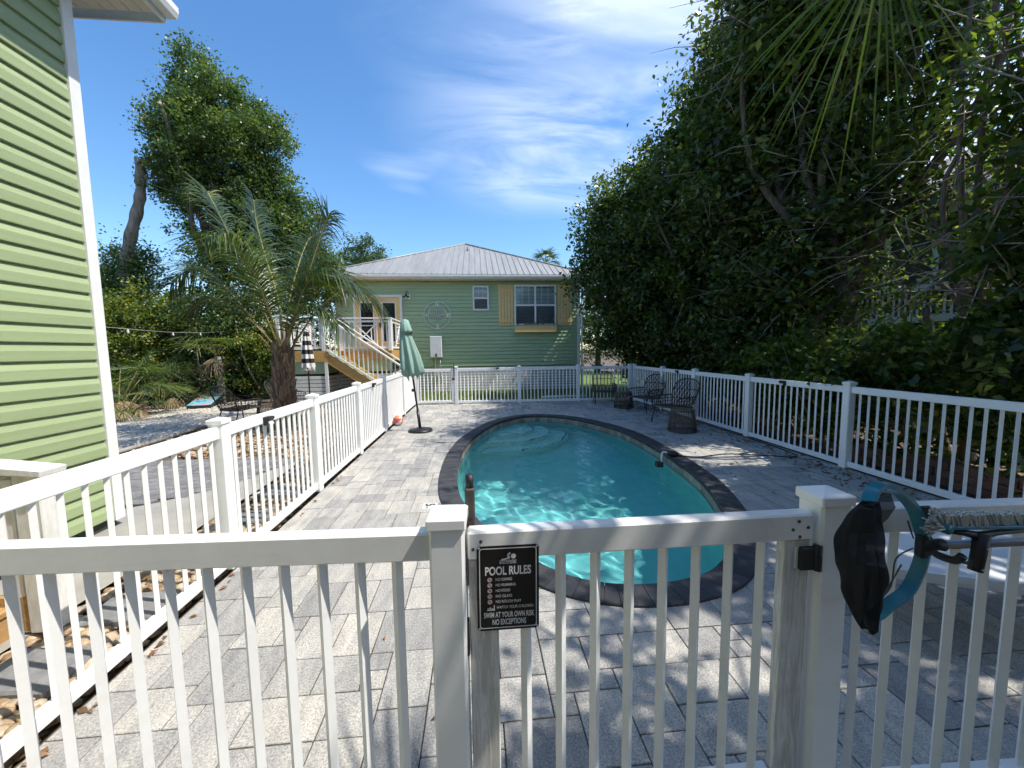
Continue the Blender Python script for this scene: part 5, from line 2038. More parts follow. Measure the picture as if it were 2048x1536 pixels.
# weathered board fence in front of it
wf = thing('board_fence', 'weathered grey wooden board fence behind the right hedge', 'fence', (9.4, 0, 0))
for k in range(66):
    MB().box((0, 1.6 + k * .175, .93 + rnd.uniform(-.02, .02)), (.022, .128, 1.86)).build('board', 'weathered_board', wf)
for z in (.35, 1.9):
    MB().box((.03, 7.4, z), (.04, 11.8, .12)).build('rail', 'weathered_board', wf)
# low wall of red-brown blocks behind the right fence
bw = thing('block_wall', 'low red brown block retaining wall behind the right fence', 'retaining wall', (5.62, 0, 0))
bk = MB().bbox((0, 0, 0), (.18, .285, .092), .008).mesh('block')
for r_ in range(3):
    for k in range(18):
        link('block', bk, 'brick_block', bw, (rnd.uniform(-.006, .006) + r_ * .012, .3 + k * .295 + (.147 if r_ % 2 else 0), .0 + r_ * .097), (0, 0, rnd.uniform(-.02, .02)))

# added unseen house behind the camera; blocks sky light to darken the fence fronts
rh = thing('rear_sky_blocker', 'added unseen sky blocker shaped as a grey house behind the camera', 'house', (0, 0, 0))
MB().box((.5, -6.2, 2.6), (9.0, 7.0, 5.2)).build('wall', 'concrete', rh)
MB().add([(-4.6, -10.2, 5.2), (5.6, -10.2, 5.2), (5.6, -2.3, 5.2), (-4.6, -2.3, 5.2), (.5, -6.2, 7.2)], [(0, 1, 4), (1, 2, 4), (2, 3, 4), (3, 0, 4), (0, 3, 2, 1)]).build('roof', 'roof_metal', rh)

# ------------------------------------------------------------------ vegetation
def lobe_points(c, r, n, seed, lump=.50, shell=.30, zmin=None):
    rg = np.random.RandomState(seed)
    d = rg.randn(n, 3)
    d /= np.linalg.norm(d, axis=1, keepdims=True)
    rad = rg.rand(n) ** shell
    k = np.array([1 + lump * mnoise.noise((float(a[0]) * 1.9 + seed * 3.1, float(a[1]) * 1.9, float(a[2]) * 1.9)) + lump * .6 * mnoise.noise((float(a[0]) * 4.3, float(a[1]) * 4.3 + seed, float(a[2]) * 4.3)) for a in d])
    P = np.array(c) + d * (rad * k)[:, None] * np.array(r)
    if zmin is not None:
        P = P[P[:, 2] > zmin]
    return P


def foliage(lobes, per, clump_r, size, seed, up=.45, asp=.55, zmin=.15, squash=.8, cull=None):
    """lobes: list of (centre, radii, clumps)"""
    rg = np.random.RandomState(seed)
    cl = np.concatenate([lobe_points(c, r, n, seed + 17 * i, zmin=zmin) for i, (c, r, n) in enumerate(lobes)])
    N = len(cl)
    m = np.maximum(6, (per * (.5 + rg.rand(N))).astype(int))
    P = np.repeat(cl, m, axis=0)
    cr_ = np.repeat(clump_r * (.6 + .8 * rg.rand(N)), m)[:, None]
    off = rg.randn(len(P), 3) * .55
    off[:, 2] *= squash
    P = P + off * cr_
    P = P[P[:, 2] > zmin * .6]
    if cull is not None:
        P = P[cull(P)]
    return cl, leaves_arr(P, size, rg, up, asp)


def limb_path(a, b, seed, bend=.18, n=5):
    rg = random.Random(seed)
    a, b = Vector(a), Vector(b)
    L = (b - a).length
    mid = a.lerp(b, .45) + Vector((rg.uniform(-1, 1), rg.uniform(-1, 1), rg.uniform(-.2, .9))) * L * bend
    return spline([a, mid, b], n)


def tree(name, label, cat, base, fork, r0, lobes, per, clump_r, size, leafmat, seed, nlimb=9, barkmat='bark', group=None, twigs=0, up=.45, asp=.55, zmin=.15, cull=None, stems=1):
    t = thing(name, label, cat, base, 0, group)
    B = Vector(base)
    loc = [((c[0] - B.x, c[1] - B.y, c[2] - B.z), r, n) for c, r, n in lobes]
    F = Vector(fork) - B
    rg = random.Random(seed)
    cl, V = foliage(loc, per, clump_r, size, seed, up, asp, zmin, cull=(lambda P: cull(P + np.array(base))) if cull else None)
    tr = MB()
    for s in range(stems):
        off = Vector((rg.uniform(-.25, .25), rg.uniform(-.25, .25), 0)) if s else Vector()
        path = spline([off + Vector((0, 0, -.1)), off * 1.3 + Vector((F.x * .3 + rg.uniform(-.1, .1), F.y * .3 + rg.uniform(-.1, .1), F.z * .45)), F + off * 2], 6)
        k = len(path)
        tr.tube(path, [r0 * (1.25 - .55 * i / k) * (1 if s == 0 else .7) for i in range(k)], 10)
    tr.build('trunk', barkmat, t)
    idx = rg.sample(range(len(cl)), min(nlimb, len(cl)))
    for i in idx:
        tip = Vector(cl[i])
        st = F.lerp(Vector((0, 0, F.z * .6)), rg.random() * .6)
        p = limb_path(st, tip, seed + i)
        MB().tube(p, [r0 * .55 * (1 - .8 * j / len(p)) for j in range(len(p))], 7).build('limb', barkmat, t)
    if twigs:
        front = cl[cl[:, 0] < np.percentile(cl[:, 0], 45)]
        b = MB()
        for i in range(twigs):
            c = Vector(front[rg.randrange(len(front))])
            d = Vector((rg.uniform(-1, .6), rg.uniform(-1, 1), rg.uniform(-.8, .6))).normalized()
            L = rg.uniform(.5, 1.5)
            p = [c, c + d * L * .5 + Vector((0, 0, rg.uniform(-.06, .06))), c + d * L + Vector((0, 0, rg.uniform(-.2, .1)))]
            b.tube(p, [.012, .008, .003], 4)
        b.build('twigs', 'twig', t)['kind'] = 'stuff'
    np_mesh('crown', V, quads(len(V) // 4), leafmat, t)
    return t


# hedge trees along the right fence (their near sides are in shade); nothing grows into the fence line or over the deck rails
SUNV = np.array(SUN[:])
GAPS = [((3.7, 5.45, 0), .60, 1.0), ((2.1, 4.5, 0), .55, .85), ((1.4, 4.9, 0), .40, .8), ((1.0, 3.6, 0), .40, .8), ((1.25, 1.85, 0), .30, .9), ((3.9, 3.4, 0), .35, .8), ((2.6, 1.5, 0), .28, .8)]
gap_rg = np.random.RandomState(3)


def keep_out(P):
    """clear of the fence line and deck; openings in the canopy where sun reaches the deck and pool"""
    ok = ~((P[:, 0] < 5.05) & (P[:, 2] < 1.6)) & ~((P[:, 0] < 4.45) & (P[:, 1] > 15.4)) & (P[:, 0] > 2.6)
    for c, r, k in GAPS:
        d = P - np.array(c)
        q = d - (d @ SUNV)[:, None] * SUNV
        near = np.sqrt((q ** 2).sum(1)) < r * (.8 + .5 * gap_rg.rand(len(P)))
        ok &= ~(near & (gap_rg.rand(len(P)) < k))
    return ok


GR = 'tall dark hedge trees along the right fence'
tree('hedge_tree', 'dark evergreen tree overhanging the right corner of the green cottage', 'tree', (6.0, 12.9, 0), (5.8, 12.8, 2.4), .14,
     [((5.5, 12.9, 4.3), (2.0, 1.8, 2.9), 420), ((4.6, 12.9, 4.9), (1.2, 1.3, 1.9), 200), ((5.9, 12.6, 6.4), (1.5, 1.5, 1.5), 170), ((5.3, 12.8, 2.0), (1.2, 1.2, 1.5), 170), ((6.8, 12.9, 2.6), (1.2, 1.4, 2.2), 170), ((6.6, 14.7, 5.0), (1.3, 1.1, 1.9), 190)], 44, .34, (.10, .18), 'leaf_hedge', 101, 12, group=GR, cull=keep_out)
tree('hedge_tree', 'dark evergreen tree behind the corner post of the right fence', 'tree', (6.5, 10.7, 0), (6.5, 10.7, 3.0), .17,
     [((6.5, 10.7, 5.0), (2.2, 1.9, 3.5), 560), ((5.5, 10.9, 4.0), (1.1, 1.3, 2.2), 180), ((6.8, 10.6, 7.8), (1.3, 1.4, 1.3), 130), ((6.3, 10.8, 2.0), (1.2, 1.4, 1.7), 210)], 44, .36, (.10, .18), 'leaf_hedge', 131, 12, group=GR, twigs=120, cull=keep_out)
tree('hedge_tree', 'tallest dark evergreen tree behind the middle chair at right', 'tree', (6.9, 8.6, 0), (6.8, 8.6, 3.2), .19,
     [((6.8, 8.6, 5.8), (2.1, 1.9, 3.9), 600), ((5.7, 8.7, 6.2), (1.1, 1.3, 2.2), 190), ((7.4, 8.2, 8.7), (1.6, 1.5, 1.5), 150), ((6.5, 8.7, 2.3), (1.2, 1.3, 1.7), 190)], 44, .37, (.10, .18), 'leaf_hedge', 161, 12, group=GR, twigs=200, cull=keep_out)
tree('hedge_tree', 'dark evergreen tree with bare inner twigs behind the nearest right chair', 'tree', (7.0, 6.7, 0), (6.9, 6.7, 3.2), .17,
     [((6.9, 6.7, 7.4), (2.1, 1.8, 3.2), 520), ((5.7, 6.7, 7.6), (1.2, 1.2, 1.8), 160), ((6.7, 7.4, 3.2), (1.2, .9, 2.0), 105), ((6.6, 6.2, 4.4), (.9, .7, 1.1), 30)], 42, .37, (.10, .18), 'leaf_hedge', 191, 16, group=GR, twigs=420, cull=keep_out)
tree('hedge_tree', 'open crooked tree with forked trunk in front of the porch house', 'tree', (7.1, 4.9, 0), (7.0, 5.0, 2.2), .085,
     [((6.9, 5.0, 8.9), (2.1, 1.5, 1.7), 76), ((7.6, 5.6, 4.4), (1.0, .9, 1.2), 26), ((7.3, 4.1, 4.6), (.8, .7, 1.0), 30), ((7.0, 5.7, 3.0), (.8, .7, 1.1), 16)], 40, .30, (.09, .15), 'leaf_bright', 221, 12, 'bark', group=GR, twigs=330, cull=keep_out, stems=2)
tree('hedge_tree', 'broad leaved tree at the right edge hanging over the fence', 'tree', (7.0, 3.3, 0), (6.8, 3.4, 2.4), .09,
     [((6.6, 3.2, 7.8), (1.9, 1.5, 1.9), 54), ((6.7, 3.0, 5.0), (1.0, .7, 1.2), 34), ((6.4, 3.2, 3.2), (.7, .5, 1.3), 80), ((6.3, 4.1, 4.6), (.7, .6, .9), 40), ((6.0, 3.5, 2.5), (.6, .5, 1.0), 60), ((6.2, 2.9, 4.3), (.7, .5, 1.2), 60)], 40, .30, (.10, .17), 'leaf_bright', 251, 14, group=GR, twigs=200, cull=keep_out)
tree('hedge_tree', 'shade tree out beyond the right edge of the deck', 'tree', (6.6, 1.0, 0), (6.4, 1.0, 2.6), .16,
     [((6.2, 1.0, 6.0), (1.7, 1.5, 2.6), 96), ((5.3, 1.6, 6.2), (1.0, 1.0, 1.2), 30)], 46, .32, (.10, .16), 'leaf_hedge', 281, 10, group=GR, cull=keep_out)
tree('hedge_tree', 'shade tree behind and right of the front fence', 'tree', (6.0, -1.3, 0), (5.9, -1.2, 2.6), .16,
     [((5.3, -1.0, 5.6), (1.5, 1.2, 1.8), 100), ((4.5, .1, 5.6), (1.0, .8, .9), 40)], 46, .40, (.10, .16), 'leaf_hedge', 311, 10, group=GR, cull=keep_out)

# low shrubs at the foot of the hedge
for i, (x, y, h, lab) in enumerate(((6.05, 11.3, 1.5, 'low leafy shrub behind the farthest bay of the right fence'), (6.1, 9.2, 1.4, 'low leafy shrub behind the middle chair at right'), (6.0, 7.3, 1.5, 'bushy shrub above the right fence rail beside the drum table'),
                                    (5.8, 5.9, 1.65, 'bright leafy shrub rising over the right fence middle bay'), (5.9, 4.6, 1.7, 'bright leafy shrub over the right fence near the grey post'), (5.85, 3.4, 1.9, 'dark leafy shrub at the right edge above the fence rail'))):
    s = thing('shrub', lab, 'shrub', (x, y, 0), 0, 'shrubs under the hedge trees')
    cl, V = foliage([((0, 0, h * .55), (.75, .95, h * .5), 90), ((-.15, .2, h * .85), (.6, .8, h * .3), 50)], 34, .20, (.08, .15), 400 + i, .5, .55, .1, cull=lambda P, x=x: (P[:, 0] + x > 5.02) | ((P[:, 0] + x > 4.8) & (P[:, 2] > 1.16)))
    np_mesh('foliage', V, quads(len(V) // 4), 'leaf_bright' if i in (2, 3, 4) else 'leaf_hedge', s)
    b = MB()
    rg = random.Random(i)
    for k in range(7):
        b.tube(limb_path((0, 0, 0), cl[rg.randrange(len(cl))], i * 10 + k), [.02, .018, .016, .014, .012, .01, .009, .008, .007, .006, .005][:11], 5)
    b.build('stems', 'twig', s)
# a sprig lying over the top rail
sp = thing('shrub_sprig', 'leafy sprig poking over the right fence top rail', 'twig', (4.98, 5.02, 1.12))
rg = np.random.RandomState(77)
P = np.array([(.0, .0, .02)]) + rg.randn(40, 3) * np.array([.06, .12, .05])
np_mesh('leaves', leaves_arr(P, (.07, .12), rg, .6), quads(40), 'leaf_bright', sp)
MB().tube([(.6, .1, .0), (.2, .05, .04), (-.05, -.05, .02)], [.008, .006, .003], 5).build('stem', 'twig', sp)


# ---- left: vine-smothered tree, dead trunk, thicket
vt = tree('vine_covered_tree', 'tall tree smothered in climbing vines against the sky at left', 'tree', (-9.4, 15.4, 0), (-9.3, 15.3, 5.5), .26,
          [((-8.9, 15.2, 8.9), (2.2, 1.7, 2.0), 700), ((-9.55, 15.2, 11.0), (.75, .75, 1.35), 110), ((-8.9, 15.2, 10.3), (1.2, 1.0, 1.1), 110), ((-10.2, 15.2, 9.3), (1.0, 1.0, 1.0), 130), ((-10.3, 15.2, 7.8), (.9, .9, 1.0), 110), ((-12.3, 15.3, 4.7), (.9, .8, .9), 90), ((-7.2, 15.2, 9.2), (.7, .8, 1.0), 70),
           ((-8.9, 15.3, 6.6), (1.7, 1.4, 1.8), 330), ((-6.9, 15.4, 6.4), (1.25, 1.2, 1.3), 240), ((-7.4, 15.4, 7.6), (1.0, 1.0, .9), 100), ((-6.4, 15.6, 4.7), (1.3, 1.1, 1.3), 190), ((-8.4, 15.2, 4.6), (1.7, 1.2, 1.4), 230)],
          54, .27, (.055, .11), 'leaf_vine', 500, 14, 'bark', twigs=60, asp=.8)
dt = thing('dead_trunk', 'bare broken grey tree trunk with stub branches left of the vine tree', 'tree trunk', (-11.9, 14.8, 0))
p = spline([(-.15, .0, -.1), (-.22, .0, 2.5), (-.15, 0, 4.6), (.05, 0, 5.6), (.38, 0, 6.6), (.55, 0, 7.3), (.60, 0, 8.25)], 5)
MB().tube(p, [.215 - .085 * i / len(p) + .018 * math.sin(i * 1.7) for i in range(len(p))], 12).build('trunk', 'bark_grey', dt)
MB().tube(spline([(.55, 0, 8.15), (.85, -.05, 8.22), (1.2, -.1, 8.38), (1.42, -.1, 8.52)], 4), [.12, .10, .09, .085, .08, .075, .07, .065, .06, .055, .05, .045, .035], 8).build('stub_branch', 'bark_grey', dt)
MB().tube([(.6, 0, 7.65), (.95, -.03, 7.66), (1.25, -.05, 7.68)], [.05, .035, .02], 7).build('stub_branch', 'bark_grey', dt)
MB().tube([(.25, 0, 6.25), (.12, 0, 6.45)], [.06, .03], 6).build('knot', 'bark_grey', dt)
rg = np.random.RandomState(5)
P = np.concatenate([np.stack([-.15 + .36 * rg.randn(900), .3 * rg.randn(900) - .2, 4.1 + .7 * rg.randn(900)], 1), np.stack([.2 + .3 * rg.randn(260), .3 * rg.randn(260), 5.0 + .5 * rg.randn(260)], 1)])
np_mesh('clinging_vine', leaves_arr(P, (.06, .11), rg, .3, .8), quads(len(P)), 'leaf_vine', dt)

for i, (c, r, n_, mt, lab) in enumerate((
        ((-12.6, 14.8, 3.4), (1.3, 1.0, 1.5), 170, 'leaf_vine', 'green shrub at the foot of the dead trunk beside the near house'),
        ((-11.2, 14.0, 2.7), (1.5, .9, 1.25), 210, 'leaf_yellow', 'yellow green vine thicket next to the near house corner'),
        ((-9.3, 14.4, 2.9), (1.5, .9, 1.3), 200, 'leaf_vine', 'green vine thicket under the vine covered tree'),
        ((-7.9, 14.8, 2.3), (1.1, .9, 1.2), 130, 'leaf_yellow', 'yellowing shrub behind the tall palmetto'),
        ((-7.4, 15.2, 1.0), (1.3, .9, 1.0), 130, 'leaf_vine', 'low dark shrub left of the raised deck'),
        ((-8.3, 15.4, .6), (.9, .6, .6), 60, 'leaf_vine', 'small grey green shrub at the edge of the shell gravel'),
        ((-11.5, 16.5, 2.0), (3.4, 1.2, 2.1), 330, 'leaf_far', 'dark shrub mass at the back of the left yard'),
        ((-6.8, 17.2, 2.6), (2.2, .9, 2.4), 230, 'leaf_far', 'dark shrub behind the palm and deck railing'))):
    s = thing('shrub', lab, 'shrub', (c[0], c[1], 0), 0, 'shrubs of the left thicket')
    cl, V = foliage([((0, 0, c[2]), r, n_), ((0, 0, c[2] * .45), (r[0] * .9, r[1] * .9, c[2] * .45), n_ // 2)], 44, .26, (.06, .12), 600 + i, .45, .75)
    np_mesh('foliage', V, quads(len(V) // 4), mt, s)
    b = MB()
    rg = random.Random(i + 50)
    for k in range(9):
        b.tube(limb_path((rg.uniform(-.3, .3), 0, 0), cl[rg.randrange(len(cl))], i * 31 + k), [.035 * (1 - .07 * q) for q in range(11)], 5)
    b.build('stems', 'twig', s)


# ---- palms
def leaflet_strip(acc, p, d, n, L, w, droop, segs=3):
    """one narrow blade from p along d, sagging; acc = (verts, faces)"""
    V, F = acc
    side = d.cross(n)
    if side.length < 1e-4:
        side = Vector((1, 0, 0))
    side.normalize()
    o = len(V)
    for k in range(segs + 1):
        s = k / segs
        q = p + d * L * s + Vector((0, 0, -droop * L * s * s))
        ww = w * (1 - .75 * s) * (.55 + 1.1 * s if s < .4 else 1)
        if k == segs:
            V.append(tuple(q))
        else:
            V.append(tuple(q + side * ww / 2))
            V.append(tuple(q - side * ww / 2))
    for k in range(segs - 1):
        F.append((o + 2 * k, o + 2 * k + 1, o + 2 * k + 3, o + 2 * k + 2))
    F.append((o + 2 * segs - 2, o + 2 * segs - 1, o + 2 * segs, o + 2 * segs))


def pinnate(parent, pts, nl, L, w, seed, mat='palm_leaf', droop=.55, start=.22, rr=.022):
    rg = random.Random(seed)
    path = spline(pts, 10)
    m = len(path)
    MB().tube(path, [rr * (1 - .85 * i / m) + .003 for i in range(m)], 6).build('rachis', 'petiole', parent)
    V, F = [], []
    for i in range(nl):
        s = start + (1 - start) * i / (nl - 1)
        x = s * (m - 1)
        j = min(int(x), m - 2)
        p = path[j].lerp(path[j + 1], x - j)
        t = (path[j + 1] - path[j]).normalized()
        sd = t.cross(Vector((0, 0, 1)))
        if sd.length < 1e-3:
            sd = Vector((0, 1, 0))
        sd.normalize()
        up = sd.cross(t).normalized()
        ll = L * (.45 + .9 * math.sin(math.pi * min(.97, .12 + .8 * (s - start) / (1 - start)))) * rg.uniform(.85, 1.1)
        for sg in (-1, 1):
            d = (sd * sg * rg.uniform(.75, .95) + t * rg.uniform(.55, .85) + up * rg.uniform(.0, .28)).normalized()
            leaflet_strip((V, F), p, d, up, ll, w * rg.uniform(.8, 1.15), droop * rg.uniform(.4, 1.7), 4)
    me = bpy.data.meshes.new('frond')
    me.from_pydata(V, [], [f if f[2] != f[3] else f[:3] for f in F])
    me.update()
    return link('frond', me, mat, parent)


pt = thing('palm_tree', 'young palm with shaggy brown trunk and arching feathery fronds on the left', 'palm tree', (-4.36, 9.05, -.05))
tp = [(0, 0, 0), (.02, 0, .5), (.03, 0, 1.0), (.05, .0, 1.62), (.07, 0, 2.0)]
MB().tube(spline(tp, 5), [.21, .21, .208, .205, .203, .20, .20, .198, .196, .195, .19, .188, .185, .18, .175, .17, .16, .15, .13, .11, .09], 14).build('trunk', 'palm_boot', pt)
rg = random.Random(31)
for i in range(64):
    z = .05 + 1.65 * (i / 64)
    th = i * 2.399
    c_, s_ = math.cos(th), math.sin(th)
    r_ = .198 - .025 * (z / 1.7)
    h = rg.uniform(.22, .36)
    o_ = rg.uniform(.02, .06)
    w_ = rg.uniform(.05, .09)
    x0 = .05 * z / 1.7
    tz = Vector((-s_, c_, 0))
    rad = Vector((c_, s_, 0))
    b0 = rad * (r_ - .02) + Vector((x0, 0, z))
    t0 = rad * (r_ + o_) + Vector((x0, 0, z + h))
    b = MB()
    vs = [b0 - tz * w_, b0 + tz * w_, b0 + rad * .035 + tz * w_ * .7, b0 + rad * .035 - tz * w_ * .7]
    ws = w_ * rg.uniform(.35, .6)
    vs += [t0 - tz * ws, t0 + tz * ws, t0 + rad * .03 + tz * ws * .7, t0 + rad * .03 - tz * ws * .7]
    b.add(vs, [(0, 1, 5, 4), (1, 2, 6, 5), (2, 3, 7, 6), (3, 0, 4, 7), (4, 5, 6, 7), (0, 3, 2, 1)])
    b.build('leaf_boot', 'palm_boot', pt)
O = Vector((.08, 0, 1.70))
fr = [  # control points relative to the palm base
    ([(.02, -.05, 1.75), (-.25, -.1, 2.6), (-.62, -.15, 3.7), (-.95, -.2, 4.6), (-1.15, -.2, 5.05)], 60, .72),
    ([(-.02, .0, 1.75), (-.55, -.15, 2.55), (-1.0, -.25, 3.2), (-1.45, -.3, 3.5), (-1.9, -.35, 3.15)], 60, .70),
    ([(.1, .0, 1.75), (.42, .0, 2.7), (.72, .05, 3.6), (.98, .1, 4.35), (1.15, .1, 4.75)], 60, .85),
    ([(.14, -.05, 1.75), (.40, -.1, 2.6), (.75, -.15, 3.25), (1.25, -.2, 3.45), (1.75, -.2, 3.15)], 58, .72),
    ([(.1, -.1, 1.75), (.35, -.3, 2.2), (.75, -.5, 2.62), (1.15, -.6, 2.62), (1.5, -.7, 2.28)], 50, .55),
    ([(.05, .1, 1.75), (.0, .5, 2.8), (.1, .9, 3.8), (.2, 1.3, 4.5), (.3, 1.6, 4.7)], 56, .75),
    ([(.0, .1, 1.75), (-.45, .5, 2.8), (-.85, .9, 3.7), (-1.25, 1.2, 4.25), (-1.6, 1.4, 4.2)], 56, .75),
    ([(.05, -.1, 1.75), (.05, -.5, 2.6), (-.02, -.9, 3.35), (-.15, -1.3, 3.8), (-.3, -1.7, 3.75)], 54, .65),
    ([(-.02, -.05, 1.75), (-.38, -.2, 2.3), (-.8, -.3, 2.75), (-1.2, -.4, 2.85), (-1.55, -.45, 2.55)], 46, .55),
    ([(.15, .1, 1.75), (.6, .35, 2.55), (1.1, .6, 3.1), (1.55, .8, 3.2), (1.9, .9, 2.9)], 54, .65),
    ([(.05, .0, 1.8), (.0, .05, 2.8), (-.22, .05, 3.8), (-.35, .05, 4.5), (-.38, .05, 5.0)], 56, .70),
]
for i, (pts, nl, L) in enumerate(fr):
    f_ = pinnate(pt, pts, int(nl * 1.5), L * 1.2, .040, 900 + i)
for i, (a, b) in enumerate((((.12, -.12, 1.7), (.30, -.35, 2.35)), ((-.08, -.12, 1.65), (-.3, -.3, 2.1)), ((.2, .0, 1.7), (.42, -.05, 2.25)))):
    MB().tube(spline([a, Vector(a).lerp(Vector(b), .5) + Vector((.03, 0, 0)), b], 4), [.03, .028, .026, .024, .022, .02, .018, .016, .014], 6).build('cut_stalk', 'dry_frond', pt)


def fan_leaf(parent, hub, out, nrm, nl, L, w, spread, seed, mat, droop=.25, name='fan_leaf', stiff=.35):
    """fan of pleated blades radiating from hub; out = mid direction, nrm = face normal"""
    rg = random.Random(seed)
    out, nrm = Vector(out).normalized(), Vector(nrm).normalized()
    sd = out.cross(nrm).normalized()
    V, F = [], []
    for i in range(nl):
        a = R(-spread / 2 + spread * i / (nl - 1) + rg.uniform(-2, 2))
        d = (out * math.cos(a) + sd * math.sin(a) + nrm * rg.uniform(-.05, .08)).normalized()
        ll = L * (1 - .28 * (abs(a) / R(spread / 2)) ** 2) * rg.uniform(.9, 1.08)
        leaflet_strip((V, F), hub, d, nrm + sd * rg.uniform(-.6, .6), ll, w * rg.uniform(.8, 1.1), droop * rg.uniform(.5, 1.5), 4)
    me = bpy.data.meshes.new(name)
    me.from_pydata(V, [], [f if f[2] != f[3] else f[:3] for f in F])
    me.update()
    return link(name, me, mat, parent)


def palmetto(loc, h, nleaf, L, label, seed, trunk=0.0, grp='palmettos of the left thicket', mat='palmetto_leaf'):
    t = thing('palmetto', label, 'palmetto', loc, 0, grp)
    rg = random.Random(seed)
    if trunk:
        MB().tube(spline([(0, 0, -.1), (.03, 0, trunk * .5), (.0, 0, trunk)], 4), [.15, .14, .13, .13, .12, .12, .12, .11, .10], 9).build('trunk', 'bark_grey', t)
    for i in range(nleaf):
        th = 2 * math.pi * i / nleaf + rg.uniform(-.3, .3)
        el = R(rg.uniform(20, 78))
        pl = h * rg.uniform(.7, 1.1)
        d = Vector((math.cos(th) * math.cos(el), math.sin(th) * math.cos(el), math.sin(el)))
        base = Vector((0, 0, trunk))
        hub = base + d * pl
        MB().tube(spline([base, base + d * pl * .5 + Vector((0, 0, .06)), hub], 3), [.014, .013, .012, .011, .010, .009, .008], 5).build('stalk', 'petiole', t)
        nr = Vector((-math.cos(th) * math.sin(el), -math.sin(th) * math.sin(el), math.cos(el)))
        od = (d + Vector((0, 0, -.35))).normalized()
        fan_leaf(t, hub, od, nr, 22, L * rg.uniform(.85, 1.15), .042, 200, seed * 50 + i, mat, .45)
    for i in range(4):
        th = rg.uniform(0, 6.28)
        hub = Vector((math.cos(th) * .35, math.sin(th) * .35, trunk * .8 + .25))
        fan_leaf(t, hub, (math.cos(th) * .5, math.sin(th) * .5, -.8), (math.cos(th), math.sin(th), .5), 14, L * .7, .04, 130, seed * 70 + i, 'dry_frond', .3, 'dead_leaf')
    return t


for i, (x, y, h, n_, L, tk, lab) in enumerate((
        (-9.3, 10.9, .9, 9, .65, 0, 'spiky palmetto clump right beside the near house corner trim'),
        (-10.2, 12.4, 1.3, 11, .85, 0, 'grey green palmetto spreading behind the first clump'),
        (-9.8, 13.2, 1.1, 9, .75, 0, 'palmetto with dry hanging leaves at the gravel edge'),
        (-8.75, 13.9, 1.0, 13, .95, 1.6, 'tall palmetto with a grey stem behind the game board'),
        (-9.1, 14.9, .8, 8, .6, 0, 'small palmetto at the rear of the gravel'),
        (-11.0, 13.6, 1.4, 10, .85, .3, 'large dark palmetto under the yellow vines'),
        (-10.0, 11.6, 1.5, 10, .9, .2, 'tall arching palmetto just right of the near house corner'),
        (-9.9, 12.9, 1.2, 10, .8, .1, 'broad palmetto halfway along the gravel edge'),
        (-8.0, 15.2, 1.0, 9, .7, .2, 'palmetto between the tall palmetto and the deck'))):
    palmetto((x, y, -.04), h, n_, L, lab, 20 + i, tk)

# fan palm standing to the right of the camera, its leaf hanging into the top of the view
op = thing('overhanging_palm', 'fan palm leaf with long narrow drooping blades at the top right', 'palm tree', (3.9, .7, -.05))
MB().tube(spline([(0, 0, 0), (.08, .05, 2.0), (.0, .1, 4.6)], 6), [.17 - .003 * i for i in range(13)], 12).build('trunk', 'palm_boot', op)
B = Vector((3.9, .7, -.05))
crown = Vector((3.9, .8, 4.55))


def world_fan(hub, out, nrm, nl, L, w, spread, seed, droop):
    hub = Vector(hub)
    MB().tube(spline([crown - B, (crown.lerp(hub, .5) + Vector((0, 0, .25))) - B, hub - B], 5), [.02 - .001 * i for i in range(11)], 6).build('stalk', 'petiole', op)
    fan_leaf(op, hub - B, out, nrm, nl, L, w, spread, seed, 'frond_near', droop)


world_fan((2.12, 1.98, 3.70), (-.05, .12, -1.0), (-.5, -.8, -.15), 30, .98, .016, 128, 71, .20)
world_fan((2.35, .35, 4.35), (-.9, -.1, -.35), (.2, .1, 1), 30, 1.25, .05, 170, 72, .2)
world_fan((3.0, -.6, 4.6), (-.6, -.8, -.3), (.1, .1, 1), 30, 1.2, .05, 170, 74, .25)
world_fan((4.9, .2, 4.9), (.9, -.4, -.2), (.1, .1, 1), 28, 1.2, .05, 170, 75, .25)
world_fan((4.8, 1.6, 4.8), (.8, .6, -.2), (.1, .1, 1), 28, 1.2, .05, 170, 76, .25)

# far trees over the cottage roof
tree('far_tree', 'round green tree behind the cottage roof at left', 'tree', (-8.6, 31, 0), (-8.6, 31, 4), .25,
     [((-8.5, 31, 7.7), (1.9, 1.8, 2.2), 260), ((-9.9, 31, 6.5), (1.8, 1.6, 2.0), 160)], 44, .42, (.12, .22), 'leaf_far', 700, 8)
fp = thing('cabbage_palm', 'distant fan palm above the right slope of the cottage roof', 'palm tree', (5.4, 30, 0))
MB().tube(spline([(0, 0, 0), (.1, 0, 4), (0, 0, 8.3)], 5), .17, 9).build('trunk', 'bark_grey', fp)
rg = random.Random(6)
for i in range(20):
    th = 2.399 * i
    el = R(-25 + 100 * (i / 20))
    d = Vector((math.cos(th) * math.cos(el), math.sin(th) * math.cos(el), math.sin(el)))
    hub = Vector((0, 0, 8.3)) + d * .75
    MB().tube([(0, 0, 8.3), hub], .02, 5).build('stalk', 'petiole', fp)
    fan_leaf(fp, hub, d + Vector((0, 0, -.2)), Vector((-d.x * d.z, -d.y * d.z, max(.2, d.x ** 2 + d.y ** 2))), 20, .85, .07, 210, 800 + i, 'palm_leaf', .4)
